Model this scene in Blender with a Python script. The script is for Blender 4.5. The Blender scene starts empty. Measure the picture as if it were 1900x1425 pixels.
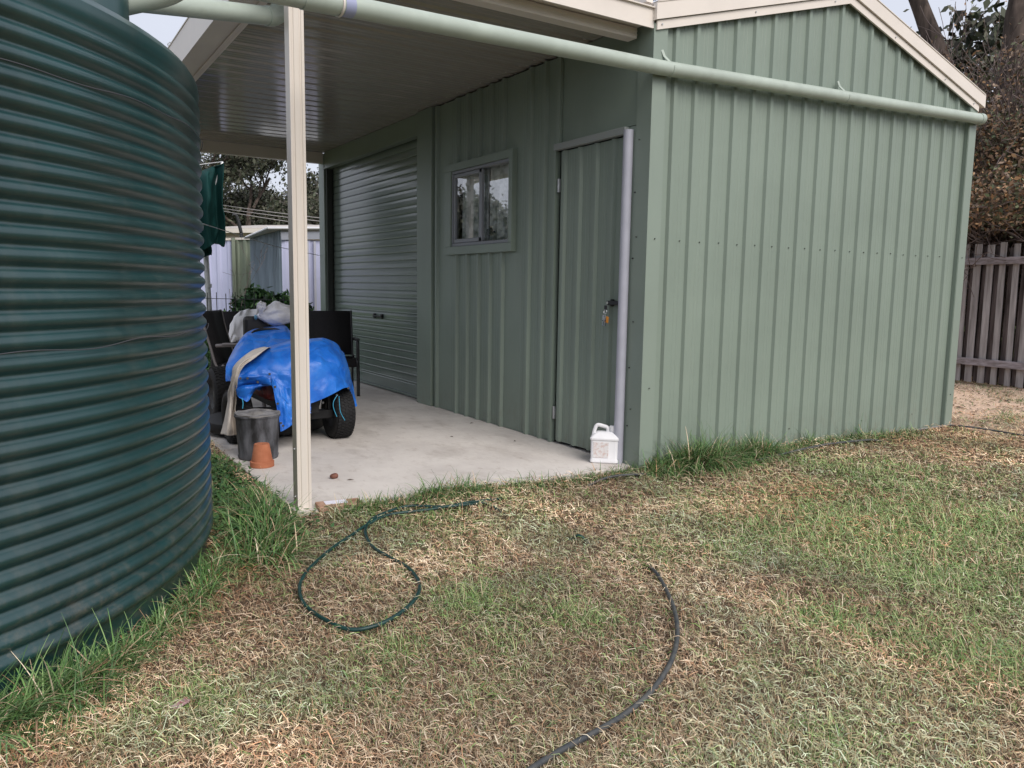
import bpy, bmesh, math, random
import numpy as np
from mathutils import Vector, Matrix
random.seed(7); RNG = np.random.default_rng(11)
sc = bpy.context.scene
COL = sc.collection
R = math.radians

# ------------------------------------------------------------------ camera
CAMF, YAW, PITCH, ROLL = 1443.52, 0.56782, -0.12269, 0.01517
CAM = Vector((-3.2562, -3.6295, 1.10654))
_fw = Vector((math.sin(YAW)*math.cos(PITCH), math.cos(YAW)*math.cos(PITCH), math.sin(PITCH)))
_rt0 = Vector((math.cos(YAW), -math.sin(YAW), 0)); _up0 = _rt0.cross(_fw)
_rt = _rt0*math.cos(ROLL) + _up0*math.sin(ROLL); _up = -_rt0*math.sin(ROLL) + _up0*math.cos(ROLL)
cam = bpy.data.cameras.new('camera'); camo = bpy.data.objects.new('camera', cam); COL.objects.link(camo)
M4 = Matrix((_rt, _up, -_fw)).transposed().to_4x4(); M4.translation = CAM
camo.matrix_world = M4
cam.sensor_width = 36; cam.lens = CAMF/1900*36; cam.clip_start = 0.05; cam.clip_end = 800
sc.camera = camo
sc.render.resolution_x = 1024; sc.render.resolution_y = 768

# ------------------------------------------------------------------ world, sun, exposure
SUN_EL, SUN_AZ = R(42), R(176)      # azimuth from +Y towards +X: the brightest cloud sits behind the camera
w = bpy.data.worlds.new('World'); sc.world = w; w.use_nodes = True
nt = w.node_tree; nt.nodes.clear()
out = nt.nodes.new('ShaderNodeOutputWorld'); bg = nt.nodes.new('ShaderNodeBackground')
sky = nt.nodes.new('ShaderNodeTexSky'); sky.sky_type = 'NISHITA'; sky.sun_disc = False
sky.sun_elevation = SUN_EL; sky.sun_rotation = SUN_AZ; sky.dust_density = 4
tc = nt.nodes.new('ShaderNodeTexCoord'); nz = nt.nodes.new('ShaderNodeTexNoise'); nz.inputs['Scale'].default_value = 2.2
nz.inputs['Detail'].default_value = 4; nz.inputs['Roughness'].default_value = .45
rp = nt.nodes.new('ShaderNodeValToRGB'); rp.color_ramp.elements[0].position = .3; rp.color_ramp.elements[1].position = .7
rp.color_ramp.elements[0].color = (4.4, 4.6, 5.3, 1); rp.color_ramp.elements[1].color = (5.2, 5.45, 6.1, 1)
mx = nt.nodes.new('ShaderNodeMix'); mx.data_type = 'RGBA'; mx.inputs['Factor'].default_value = .92
nt.links.new(tc.outputs['Generated'], nz.inputs['Vector']); nt.links.new(nz.outputs['Fac'], rp.inputs['Fac'])
nt.links.new(sky.outputs['Color'], mx.inputs['A']); nt.links.new(rp.outputs['Color'], mx.inputs['B'])
nt.links.new(mx.outputs['Result'], bg.inputs['Color']); bg.inputs['Strength'].default_value = 0.1
nt.links.new(bg.outputs[0], out.inputs['Surface'])
sl = bpy.data.lights.new('sun', 'SUN'); sl.energy = 1.75; sl.angle = R(38); sl.color = (1, .94, .88)
so = bpy.data.objects.new('sun', sl); COL.objects.link(so)
sd = Vector((math.sin(SUN_AZ)*math.cos(SUN_EL), math.cos(SUN_AZ)*math.cos(SUN_EL), math.sin(SUN_EL)))
so.rotation_euler = sd.to_track_quat('Z', 'Y').to_euler(); so.location = (0, -10, 20)
sc.view_settings.view_transform = 'Standard'; sc.view_settings.look = 'None'
sc.view_settings.exposure = 0.72; sc.view_settings.gamma = 1

# ------------------------------------------------------------------ helpers
def tag(o, label=None, cat=None, group=None, kind=None):
    if label: o['label'] = label
    if cat: o['category'] = cat
    if group: o['group'] = group
    if kind: o['kind'] = kind
    return o
def empty(name, loc, label=None, cat=None, group=None):
    o = bpy.data.objects.new(name, None); COL.objects.link(o); o.location = loc; o.empty_display_size = .1
    return tag(o, label, cat, group)
def place(me, name, m, parent=None):
    o = bpy.data.objects.new(name, me); COL.objects.link(o)
    if m is not None: me.materials.append(m)
    if parent is not None:
        o.parent = parent
        q = parent; off = Vector((0, 0, 0))
        while q is not None: off += q.location; q = q.parent
        o.location = -off           # parts are modelled in world coordinates
    return o
class MB:
    def __init__(s): s.v = []; s.f = []
    def add(s, v, f):
        n = len(s.v); s.v += [tuple(p) for p in v]; s.f += [tuple(i+n for i in q) for q in f]; return s
    def box(s, x0, x1, y0, y1, z0, z1):
        v = [(x, y, z) for x in (x0, x1) for y in (y0, y1) for z in (z0, z1)]
        return s.add(v, [(0,1,3,2),(4,6,7,5),(0,4,5,1),(2,3,7,6),(0,2,6,4),(1,5,7,3)])
    def obox(s, c, ax, ay, az):       # centre and three half-axis vectors
        c, ax, ay, az = map(Vector, (c, ax, ay, az))
        v = [c + ax*i + ay*j + az*k for i in (-1,1) for j in (-1,1) for k in (-1,1)]
        return s.add(v, [(0,1,3,2),(4,6,7,5),(0,4,5,1),(2,3,7,6),(0,2,6,4),(1,5,7,3)])
    def bar(s, a, b, w, t=None, up=(0,0,1)):
        a, b = Vector(a), Vector(b); d = (b-a); L = d.length; d /= L
        u = Vector(up)
        if abs(d.dot(u)) > .95: u = Vector((0,1,0))
        r = d.cross(u).normalized(); u = r.cross(d)
        return s.obox((a+b)/2, d*(L/2), r*(w/2), u*((t or w)/2))
    def tube(s, pts, rad, n=10, caps=True):
        pts = [Vector(p) for p in pts]; N = len(pts)
        rad = rad if hasattr(rad, '__len__') else [rad]*N
        vs = []; prev = None
        for i, p in enumerate(pts):
            d = (pts[min(i+1, N-1)] - pts[max(i-1, 0)])
            d = d.normalized() if d.length > 1e-9 else Vector((0,0,1))
            if prev is None:
                u = Vector((0,0,1)) if abs(d.z) < .9 else Vector((1,0,0))
                r = d.cross(u).normalized()
            else:
                r = (prev - d*prev.dot(d)).normalized()
            prev = r; u = d.cross(r)
            for k in range(n):
                a = 2*math.pi*k/n; vs.append(p + (r*math.cos(a) + u*math.sin(a))*rad[i])
        fs = [(i*n+k, i*n+(k+1) % n, (i+1)*n+(k+1) % n, (i+1)*n+k) for i in range(N-1) for k in range(n)]
        if caps: fs += [tuple(range(n))[::-1], tuple((N-1)*n+k for k in range(n))]
        return s.add(vs, fs)
    def lathe(s, prof, c=(0,0,0), n=32, axis='z', caps=False):
        vs = []; c = Vector(c)
        for r, z in prof:
            for k in range(n):
                a = 2*math.pi*k/n
                q = (r*math.cos(a), r*math.sin(a), z) if axis == 'z' else (z, r*math.cos(a), r*math.sin(a))
                vs.append(c + Vector(q))
        N = len(prof)
        fs = [(i*n+k, i*n+(k+1) % n, (i+1)*n+(k+1) % n, (i+1)*n+k) for i in range(N-1) for k in range(n)]
        if caps: fs += [tuple(range(n))[::-1], tuple((N-1)*n+k for k in range(n))]
        return s.add(vs, fs)
    def build(s, name, m, parent=None, smooth=False, bevel=0, solid=0, sub=0, auto=None):
        me = bpy.data.meshes.new(name); me.from_pydata(s.v, [], s.f); me.update()
        bm = bmesh.new(); bm.from_mesh(me); bmesh.ops.recalc_face_normals(bm, faces=bm.faces); bm.to_mesh(me); bm.free()
        if smooth: me.polygons.foreach_set('use_smooth', [True]*len(me.polygons))
        if smooth and auto: 
            try: me.set_sharp_from_angle(angle=R(auto))
            except Exception: pass
        o = place(me, name, m, parent)
        if sub:
            md = o.modifiers.new('s', 'SUBSURF'); md.levels = md.render_levels = sub
        if solid:
            md = o.modifiers.new('t', 'SOLIDIFY'); md.thickness = solid; md.offset = 0
        if bevel:
            md = o.modifiers.new('b', 'BEVEL'); md.width = bevel; md.segments = 2; md.limit_method = 'ANGLE'; md.angle_limit = R(40)
        return o
def npmesh(name, verts, faces, m, colors=None, smooth=False):
    me = bpy.data.meshes.new(name); nv = len(verts); k = faces.shape[1]
    me.vertices.add(nv); me.vertices.foreach_set('co', verts.astype(np.float32).ravel())
    me.loops.add(faces.size); me.loops.foreach_set('vertex_index', faces.astype(np.int32).ravel())
    me.polygons.add(len(faces)); me.polygons.foreach_set('loop_start', np.arange(0, faces.size, k, dtype=np.int32))
    me.polygons.foreach_set('loop_total', np.full(len(faces), k, dtype=np.int32))
    if smooth: me.polygons.foreach_set('use_smooth', np.ones(len(faces), dtype=bool))
    me.update(); me.validate()
    if colors is not None:
        ca = me.color_attributes.new('Col', 'FLOAT_COLOR', 'POINT')
        ca.data.foreach_set('color', np.c_[colors, np.ones(nv)].astype(np.float32).ravel())
    if m is not None: me.materials.append(m)
    return me
def copy_tree(o, parent=None):
    c = o.copy(); COL.objects.link(c)
    if parent is not None: c.parent = parent
    for ch in [x for x in bpy.data.objects if x.parent == o]: copy_tree(ch, c)
    return c
def ray(px, py): return _fw + _rt*((px-950)/CAMF) - _up*((py-712.5)/CAMF)
def at(px, py, ax, val):              # the place on the plane (axis = val) seen at that point of the photo
    d = ray(px, py); return CAM + d*((val - CAM[ax])/d[ax])
def atd(px, py, D):
    d = ray(px, py); return CAM + d*(D/math.hypot(d.x, d.y))
def smooth_path(P, n=8):              # Catmull-Rom
    P = [Vector(p) for p in P]; out = []
    for i in range(len(P)-1):
        a, b, c, d = P[max(i-1,0)], P[i], P[i+1], P[min(i+2,len(P)-1)]
        for k in range(n):
            t = k/n; out.append(.5*((2*b) + (c-a)*t + (2*a-5*b+4*c-d)*t*t + (3*b-a-3*c+d)*t**3))
    return out + [P[-1]]
_perm = RNG.permutation(512)
_lat = RNG.random((512,))
def vnoise(x, y, s=1.0, seed=0):
    x = np.asarray(x)*s + seed*17.3; y = np.asarray(y)*s + seed*9.1
    xi = np.floor(x).astype(int); yi = np.floor(y).astype(int); fx = x-xi; fy = y-yi
    fx = fx*fx*(3-2*fx); fy = fy*fy*(3-2*fy)
    h = lambda a, b: _lat[_perm[(_perm[a % 512] + b) % 512]]
    return (h(xi,yi)*(1-fx)+h(xi+1,yi)*fx)*(1-fy) + (h(xi,yi+1)*(1-fx)+h(xi+1,yi+1)*fx)*fy

# ------------------------------------------------------------------ materials
def mat(name, col, rough=.5, spec=.5, var=.0, vscale=6, col2=None, bump=0, bscale=40, metal=0, attr=False, stretch=None, alpha=None, thr=(.35,.65), detail=6, sheen=0):
    m = bpy.data.materials.new(name); m.use_nodes = True; n = m.node_tree; b = n.nodes['Principled BSDF']
    b.inputs['Roughness'].default_value = rough; b.inputs['Specular IOR Level'].default_value = spec
    b.inputs['Metallic'].default_value = metal; b.inputs['Base Color'].default_value = (*col, 1)
    tcn = n.nodes.new('ShaderNodeTexCoord'); mp = n.nodes.new('ShaderNodeMapping')
    n.links.new(tcn.outputs['Object'], mp.inputs['Vector'])
    if stretch: mp.inputs['Scale'].default_value = stretch
    if attr:
        a = n.nodes.new('ShaderNodeAttribute'); a.attribute_name = 'Col'; n.links.new(a.outputs['Color'], b.inputs['Base Color'])
    elif var or col2:
        t = n.nodes.new('ShaderNodeTexNoise'); t.inputs['Scale'].default_value = vscale; t.inputs['Detail'].default_value = detail
        t.inputs['Roughness'].default_value = .6
        n.links.new(mp.outputs[0], t.inputs['Vector'])
        r = n.nodes.new('ShaderNodeValToRGB'); r.color_ramp.elements[0].position = thr[0]; r.color_ramp.elements[1].position = thr[1]
        c2 = col2 or tuple(min(1, c*(1+var)) for c in col); c1 = col if col2 else tuple(c*(1-var) for c in col)
        r.color_ramp.elements[0].color = (*c1, 1); r.color_ramp.elements[1].color = (*c2, 1)
        n.links.new(t.outputs['Fac'], r.inputs['Fac']); n.links.new(r.outputs['Color'], b.inputs['Base Color'])
    if bump:
        t2 = n.nodes.new('ShaderNodeTexNoise'); t2.inputs['Scale'].default_value = bscale; t2.inputs['Detail'].default_value = 5
        bp = n.nodes.new('ShaderNodeBump'); bp.inputs['Strength'].default_value = bump; bp.inputs['Distance'].default_value = .01
        n.links.new(mp.outputs[0], t2.inputs['Vector']); n.links.new(t2.outputs['Fac'], bp.inputs['Height']); n.links.new(bp.outputs[0], b.inputs['Normal'])
    if alpha is not None: b.inputs['Alpha'].default_value = alpha
    return m
GREEN = mat('green_steel', (.208,.256,.214), .42, .42, .06, 1.3, bump=.16, bscale=2.2)
GREEN2 = mat('green_steel_flashing', (.222,.270,.228), .4, .45, .04, 1.5)
GROLL = mat('green_roller_steel', (.17,.21,.185), .19, .7, .05, 2, bump=.03, bscale=2.5)
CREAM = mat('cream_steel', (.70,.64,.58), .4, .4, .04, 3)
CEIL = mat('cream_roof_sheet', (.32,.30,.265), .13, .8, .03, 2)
PIPE = mat('green_pipe_paint', (.38,.435,.38), .36, .5, .08, 5, bump=.03, bscale=9)
TANK = mat('tank_poly', (.006,.038,.040), .34, .95, .25, 2.5, bump=.1, bscale=14, stretch=(1,1,.35))
GREY = mat('pale_grey_plastic', (.42,.425,.49), .45, .4, .05, 8)
ALU = mat('window_aluminium', (.22,.23,.25), .4, .5)
BLACK = mat('black_plastic', (.012,.012,.014), .45, .5)
ZINC = mat('galvanised', (.45,.46,.47), .4, .5, .15, 12, metal=.6)
CHROME = mat('key_metal', (.6,.6,.6), .25, .5, metal=1)
WHITE = mat('white_plastic', (.78,.78,.80), .38, .45, .03, 9)
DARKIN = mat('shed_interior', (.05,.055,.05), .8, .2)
DARKM = mat('dark_rubber', (.015,.015,.016), .75, .3, .2, 30, bump=.15, bscale=60)
BARK = mat('bark', (.045,.036,.032), .9, .15, .0, 9, col2=(.13,.10,.085), bump=.6, bscale=14, stretch=(1,1,.25))
LEAF = mat('leaves', (.1,.1,.05), .6, .3, attr=True)
BLADE = mat('grass_blades', (.1,.1,.05), .62, .25, attr=True)

# ------------------------------------------------------------------ ground
def gz(x, y):
    x = np.asarray(x, float); y = np.asarray(y, float)
    t = np.clip((y-5.7)/3.6, 0, 1); t = t*t*(3-2*t)
    z = -0.055 + .47*t
    ds = np.hypot(np.maximum(np.maximum(-2.145-x, x-3.6), 0), np.maximum(np.maximum(.03-y, y-6), 0))
    z = z + .042*np.exp(-(ds/.28)**2)
    inside = (x > -2.1) & (x < 3.5) & (y > .09) & (y < 5.9)
    n = (vnoise(x, y, 1.1, 1)-.5)*.05 + (vnoise(x, y, 4.0, 2)-.5)*.018
    t2 = np.clip((np.hypot(x-2, y-5)-25)/60, 0, 1)
    z = z + n + t2*1.5
    return np.where(inside, -.09, z)
# green patches seen in the lawn: (x, y, radius, strength)
GP = []
def gpatch(px, py, r, s=1): p = at(px, py, 2, -.06); GP.append((p.x, p.y, r, s))
for a in [(1750,960,.9,.9),(1860,1010,.6,1.1),(1650,1010,.5,1),(1800,1080,.5,.7),(1870,920,.6,.8),(1730,1190,.22,.8),(1540,1165,.13,1.6),(1780,1230,.22,.7),
          (1210,1030,.18,1.3),(1090,1150,.12,1.0),(860,1130,.14,1.1),(880,980,.3,.7),(1000,930,.3,.7),(720,1200,.12,.9),(700,1290,.09,1.0),
          (590,1320,.08,1.1),(880,1290,.10,.7),(1560,1390,.12,.9),(1680,1300,.15,.5),(1500,850,.5,.5),(1300,900,.4,.5),(1620,880,.6,.4),
          (1020,1110,.25,.6),(940,1190,.14,.8),(430,1350,.1,.6),(330,1300,.12,.8),(1880,1270,.25,.5),(1400,960,.4,.35)]: gpatch(*a)
def greenmask(x, y):
    g = np.zeros_like(x)
    for (a, b, r, s) in GP:
        g += s*np.exp(-((x-a)**2+(y-b)**2)/(r*r))
    n = vnoise(x, y, 1.6, 3)*.55 + vnoise(x, y, 5.0, 4)*.45
    return np.clip(g*(.05+1.25*n)*.95 + np.clip((n-.58)*2.4, 0, 1)*.5, 0, 1.1)
def dirtmask(x, y):      # the bare sandy strip by the paling fence
    d = 1.5*np.exp(-((x-5.8)/1.9)**2)*np.clip((y+.75+.12*(x-4))/.6, 0, 1)*(x > 3.6)
    return np.clip(d*(.5+vnoise(x, y*1.6, 1.7, 6)), 0, 1)
ax_ = np.unique(np.concatenate([np.linspace(-5, 9, 281), np.geomspace(9, 160, 34), -np.geomspace(5, 160, 34)]))
ay_ = np.unique(np.concatenate([np.linspace(-4.5, 10, 261), np.geomspace(10, 220, 34), -np.geomspace(4.5, 100, 20)]))
X, Y = np.meshgrid(ax_, ay_, indexing='ij'); Z = gz(X, Y)
ni, nj = X.shape; idx = np.arange(ni*nj).reshape(ni, nj)
F = np.stack([idx[:-1,:-1], idx[1:,:-1], idx[1:,1:], idx[:-1,1:]], -1).reshape(-1, 4)
gm = greenmask(X.ravel(), Y.ravel())[:,None]; dm = dirtmask(X.ravel(), Y.ravel())[:,None]
far = np.clip((np.hypot(X.ravel()-1, Y.ravel())-9)/6, 0, 1)[:,None]
gc = np.array([.12,.085,.06])*(1-gm*.5) + np.array([.045,.075,.02])*gm*.5
gc = gc*(1-dm) + np.array([.66,.49,.37])*dm
gc = gc*(1-far*.7) + np.array([.07,.12,.03])*far*.7
GM = mat('soil_and_thatch', (.1,.1,.1), .95, .1, attr=True, bump=.8, bscale=45)
_n = GM.node_tree; _b = _n.nodes['Principled BSDF']; _a = [q for q in _n.nodes if q.type == 'ATTRIBUTE'][0]
_t = _n.nodes.new('ShaderNodeTexNoise'); _t.inputs['Scale'].default_value = 60; _t.inputs['Detail'].default_value = 8
_m = _n.nodes.new('ShaderNodeMapRange'); _m.inputs[1].default_value = .3; _m.inputs[2].default_value = .7; _m.inputs[3].default_value = .55; _m.inputs[4].default_value = 1.4
_x = _n.nodes.new('ShaderNodeVectorMath'); _x.operation = 'SCALE'
_tc = [q for q in _n.nodes if q.type == 'TEX_COORD'][0]
_n.links.new(_tc.outputs['Object'], _t.inputs['Vector']); _n.links.new(_t.outputs['Fac'], _m.inputs[0])
_n.links.new(_a.outputs['Color'], _x.inputs[0]); _n.links.new(_m.outputs[0], _x.inputs['Scale']); _n.links.new(_x.outputs[0], _b.inputs['Base Color'])
go = place(npmesh('ground', np.c_[X.ravel(), Y.ravel(), Z.ravel()], F, GM, gc, True), 'ground', None); tag(go, kind='structure')

# concrete slab
CONC = mat('concrete', (.53,.49,.46), .8, .25, .0, 2.2, col2=(.66,.62,.58), bump=.25, bscale=30, thr=(.3,.6))
def add_stains(m):
    n = m.node_tree; b = n.nodes['Principled BSDF']; src = b.inputs['Base Color'].links[0].from_socket
    t = n.nodes.new('ShaderNodeTexNoise'); t.inputs['Scale'].default_value = 14; t.inputs['Detail'].default_value = 9; t.inputs['Roughness'].default_value = .75
    mp = n.nodes.new('ShaderNodeMapping'); mp.inputs['Scale'].default_value = (1, .45, 1); mp.inputs['Rotation'].default_value = (0,0,.5)
    tc_ = [q for q in n.nodes if q.type == 'TEX_COORD'][0]; n.links.new(tc_.outputs['Object'], mp.inputs[0]); n.links.new(mp.outputs[0], t.inputs['Vector'])
    r = n.nodes.new('ShaderNodeValToRGB'); r.color_ramp.elements[0].position = .30; r.color_ramp.elements[1].position = .46
    r.color_ramp.elements[0].color = (.62,.56,.52,1); r.color_ramp.elements[1].color = (1,1,1,1)
    x = n.nodes.new('ShaderNodeMix'); x.data_type = 'RGBA'; x.blend_type = 'MULTIPLY'; x.inputs['Factor'].default_value = .6
    n.links.new(t.outputs['Fac'], r.inputs[0]); n.links.new(src, x.inputs['A']); n.links.new(r.outputs[0], x.inputs['B']); n.links.new(x.outputs['Result'], b.inputs['Base Color'])
add_stains(CONC)
def add_wear(m, col, scale, lo, hi, stretch=(1,1,1), fac=.5, seed=0, zfade=None):      # scuffs, dust or specks with a shape of their own
    n = m.node_tree; b = n.nodes['Principled BSDF']; lk = b.inputs['Base Color'].links; src = lk[0].from_socket if lk else None
    tc_ = [q for q in n.nodes if q.type == 'TEX_COORD'][0]; mp = n.nodes.new('ShaderNodeMapping'); mp.inputs['Scale'].default_value = stretch; mp.inputs['Location'].default_value = (seed, seed*.7, seed*.3)
    t = n.nodes.new('ShaderNodeTexNoise'); t.inputs['Scale'].default_value = scale; t.inputs['Detail'].default_value = 10; t.inputs['Roughness'].default_value = .7
    n.links.new(tc_.outputs['Object'], mp.inputs[0]); n.links.new(mp.outputs[0], t.inputs['Vector'])
    r = n.nodes.new('ShaderNodeMapRange'); r.inputs[1].default_value = lo; r.inputs[2].default_value = hi; r.inputs[4].default_value = fac; n.links.new(t.outputs['Fac'], r.inputs[0]); f = r.outputs[0]
    if zfade:
        sx = n.nodes.new('ShaderNodeSeparateXYZ'); n.links.new(tc_.outputs['Object'], sx.inputs[0]); zr = n.nodes.new('ShaderNodeMapRange'); zr.inputs[1].default_value = zfade[0]; zr.inputs[2].default_value = zfade[1]; zr.inputs[3].default_value = 1; zr.inputs[4].default_value = 0
        n.links.new(sx.outputs[2], zr.inputs[0]); mm = n.nodes.new('ShaderNodeMath'); mm.operation = 'MULTIPLY'; n.links.new(f, mm.inputs[0]); n.links.new(zr.outputs[0], mm.inputs[1]); f = mm.outputs[0]
    x = n.nodes.new('ShaderNodeMix'); x.data_type = 'RGBA'; x.inputs['B'].default_value = (*col, 1); n.links.new(f, x.inputs['Factor'])
    if src: n.links.new(src, x.inputs['A'])
    else: x.inputs['A'].default_value = b.inputs['Base Color'].default_value
    n.links.new(x.outputs['Result'], b.inputs['Base Color'])
add_wear(CONC, (.12,.09,.07), 55, .70, .76, (1,1,1), .8)
add_wear(CONC, (.30,.26,.23), 3.2, .52, .75, (1,.5,1), .55, 4)
add_wear(TANK, (.10,.115,.10), 7, .52, .78, (1,1,.25), .35, 2)
add_wear(TANK, (.16,.14,.11), 22, .48, .70, (1,1,1), .55, 6, (.05,.42))
add_wear(TANK, (.30,.31,.27), 95, .70, .74, (1,1,1), .6, 9)
add_wear(GREEN, (.17,.15,.11), 20, .46, .72, (1,1,.6), .5, 3, (-.02,.30))
add_wear(GREEN, (.28,.32,.27), 5, .55, .8, (1,1,.12), .35, 5)
add_wear(PIPE, (.20,.22,.17), 14, .56, .78, (.4,1,1), .4, 1)
mb = MB(); mb.box(-2.145, .0, .03, 5.48, -.12, 0); mb.box(.004, 3.58, .03, 5.96, -.12, -.004)
s_ = mb.build('concrete_slab', CONC, bevel=.006); tag(s_, kind='structure')

# ------------------------------------------------------------------ ribbed sheet
def rib_profile(L, pitch=.1745, off=.05, top=.027, slope=.012, h=.025):
    pts = [(0, 0)]; s = off
    while s + top + 2*slope < L:
        pts += [(s, 0), (s+slope, h), (s+slope+top, h), (s+2*slope+top, 0)]
        m_ = s+2*slope+top; g = pitch-(2*slope+top)
        if m_+g*.62 < L:
            for q in (.36, .62): pts += [(m_+g*q-.006, 0), (m_+g*q, .0022), (m_+g*q+.006, 0)]
        s += pitch
    pts.append((L, 0)); return [p for i, p in enumerate(pts) if i == 0 or p[0] > pts[i-1][0]]
def sheet(mb, prof, base, top, pos):          # pos(s, depth, z) -> point
    n = len(mb.v); k = 0
    for s, d in prof:
        mb.v += [tuple(pos(s, d, base(s) if callable(base) else base)), tuple(pos(s, d, top(s) if callable(top) else top))]
    for i in range(len(prof)-1):
        a = n+2*i; mb.f.append((a, a+2, a+3, a+1))
W, EAVE, RISE, LEN = 3.589, 2.62, .50, 5.97
shed = empty('garden_shed', (W/2, 2.9, 0), 'pale green ribbed steel shed with cream gable trim on the lawn', 'shed')
rake = lambda x: EAVE + RISE*(1-abs(x-W/2)/(W/2))
mb = MB(); pr = rib_profile(W, .1745, .168, .027, .012, .019)
pr = sorted(set(pr + [(W/2, [d for s, d in pr if s <= W/2][-1])]))
sheet(mb, pr, -.03, lambda x: rake(x)+.03, lambda s, d, z: (s, -d, z))
mb.build('gable_wall', GREEN, shed)
mb = MB()                                        # corner flashings
mb.box(-.012, .098, -.034, -.0305, -.03, EAVE+.04); mb.box(-.012, -.0085, -.0305, .098, -.03, EAVE+.1); mb.build('corner_flashing', GREEN2, shed); mb = MB()
mb.box(W-.10, W+.006, -.036, -.0325, -.02, EAVE+.03); mb.box(W+.0025, W+.006, -.0325, .1, -.02, EAVE+.03)
mb.box(W-.106, W-.10, -.0325, -.003, -.02, EAVE+.03)
mb.build('corner_flashing', GREEN2, shed)
SCREW = mat('screw_head', (.09,.11,.095), .5, .4)
def screw_parts(name, spots, r, m, parent, ax='y'):       # one mesh, copied for every screw
    t = MB(); e = (0, -.006, 0) if ax == 'y' else (-.006, 0, 0); t.tube([(0,0,0), e], r, 8)
    first = t.build(name, m, parent); off = first.location.copy(); first.location = off + Vector(spots[0])
    for p in spots[1:]:
        c = first.copy(); COL.objects.link(c); c.parent = parent; c.location = off + Vector(p)
screw_parts('screw', [(.29+.1745*i, -.001, 1.418+random.uniform(-.003,.003)) for i in range(18)] + [(.05, -.035, 1.418), (.05, -.035, .5), (W-.05, -.037, 1.418), (W-.05, -.037, .25), (1.46, -.001, .12), (2.33, -.001, .11), (3.03, -.001, .11)], .0042, SCREW, shed)
screw_parts('screw', [(-.013, .06, z_) for z_ in (.36, .91, 1.43, 2.01)], .005, SCREW, shed, 'x')
mb = MB(); mb.box(2.95, W-.02, -.055, -.037, -.02, -.012); mb.build('vermin_strip', ZINC, shed)
# other walls
mb = MB(); sheet(mb, rib_profile(LEN, .187, .1), -.03, EAVE+.05, lambda s, d, z: (W+d, s, z)); sheet(mb, rib_profile(W, .1745, .1), -.03, lambda x: rake(x), lambda s, d, z: (s, LEN+d, z))
mb.build('rear_wall', GREEN, shed)
# side wall under the carport (X = 0, outward is -X)
side = lambda s0: (lambda s, d, z: (-d, s0+s, z))
mb = MB(); TOPZ = 2.69
def wallpiece(y0, y1, z0, z1):
    pitch = .187; off = (.855 - y0) % pitch
    sheet(mb, rib_profile(y1-y0, pitch, off), z0, z1, side(y0))
wallpiece(.93, 1.45, 0, TOPZ); wallpiece(1.45, 2.545, 0, 1.39); wallpiece(1.45, 2.545, 2.145, TOPZ); wallpiece(2.545, 2.83, 0, TOPZ)
mb.build('side_wall', GREEN, shed)
mb = MB(); mb.box(-.034, .12, 2.825, 3.125, 0, TOPZ+.01); mb.build('door_pillar', GREEN, shed, bevel=.004)
mb = MB(); mb.box(-.004, .05, 3.127, 5.775, 2.515, TOPZ+.01); mb.box(-.022, .05, 3.127, 5.78, 2.500, 2.512); mb.build('roller_door_header', GREEN, shed)
mb = MB(); mb.box(-.01, .13, 5.78, LEN, 0, TOPZ); mb.build('end_post', GREEN2, shed, bevel=.004)
mb = MB(); mb.box(.02, .10, 5.735, 5.777, 0, 2.5); mb.box(.0, .06, 5.70, 5.7349, 0, 2.5); mb.build('roller_door_guide', DARKIN, shed)
mb = MB(); mb.box(.05, .08, 3.128, 3.16, 0, 2.5); mb.build('roller_door_guide', DARKIN, shed)
# flat panel above the door
mb = MB(); mb.box(-.006, .02, .10, .868, 2.105, TOPZ+.01); mb.build('flat_panel', GREEN, shed)
# roller door
rd = MB(); prof = []; z = .135; prof = [(.02, 0), (.03, .003), (.125, .003), (.13, 0)]
while z < 2.6:
    prof += [(z, -.004), (z+.007, -.004), (z+.0085, .009), (z+.016, .011), (z+.020, .004), (z+.055, .005), (z+.0755, .004)]; z += .0765
n0 = 0
for zz, d in prof: rd.v += [(.09-d, 3.13, zz), (.09-d, 5.73, zz)]
for i in range(len(prof)-1): rd.f.append((2*i, 2*i+1, 2*i+3, 2*i+2))
rdo = rd.build('roller_door', GROLL, shed)
mb = MB(); mb.box(.055, .082, 3.135, 5.72, .008, .03); mb.build('bottom_rail', GROLL, rdo)
mb = MB(); mb.box(.055, .084, 4.20, 4.44, .775, .79); mb.box(.06, .086, 4.40, 4.44, .757, .808); mb.box(.06, .086, 4.20, 4.24, .757, .808); mb.build('handle', BLACK, rdo, bevel=.002)
# personnel door
dm_ = MB(); prd = rib_profile(.70, .175, .098, .024, .013, .02)
sheet(dm_, prd, .02, 2.048, lambda s, d, z: (-.004-d, .175+s, z)); dm_.box(-.002, .02, .175, .875, .02, 2.048)
door = dm_.build('door', GREEN, shed)
mb = MB(); mb.box(-.03, -.004, .255, .275, 1.0, 1.045); mb.box(-.052, -.028, .165, .285, 1.008, 1.036); mb.build('handle', BLACK, door, bevel=.006)
mb = MB(); mb.tube([(-.052, .268, 1.022), (-.057, .268, 1.022)], .009, 12); mb.build('lock_cylinder', CHROME, door)
for hz in (1.82, .22):
    mb = MB(); mb.tube([(-.016, .887, hz-.045), (-.016, .887, hz+.045)], .007, 8); mb.box(-.012, -.006, .875, .9, hz-.045, hz+.045); mb.build('hinge', ZINC, door)
mb = MB(); mb.box(-.0085, .02, .094, .176, 0, 2.1); mb.build('jamb_strip', GREEN2, shed)
mb = MB(); mb.box(-.032, .01, .905, .932, 0, 2.05); mb.build('door_jamb', GREEN, shed)
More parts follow.
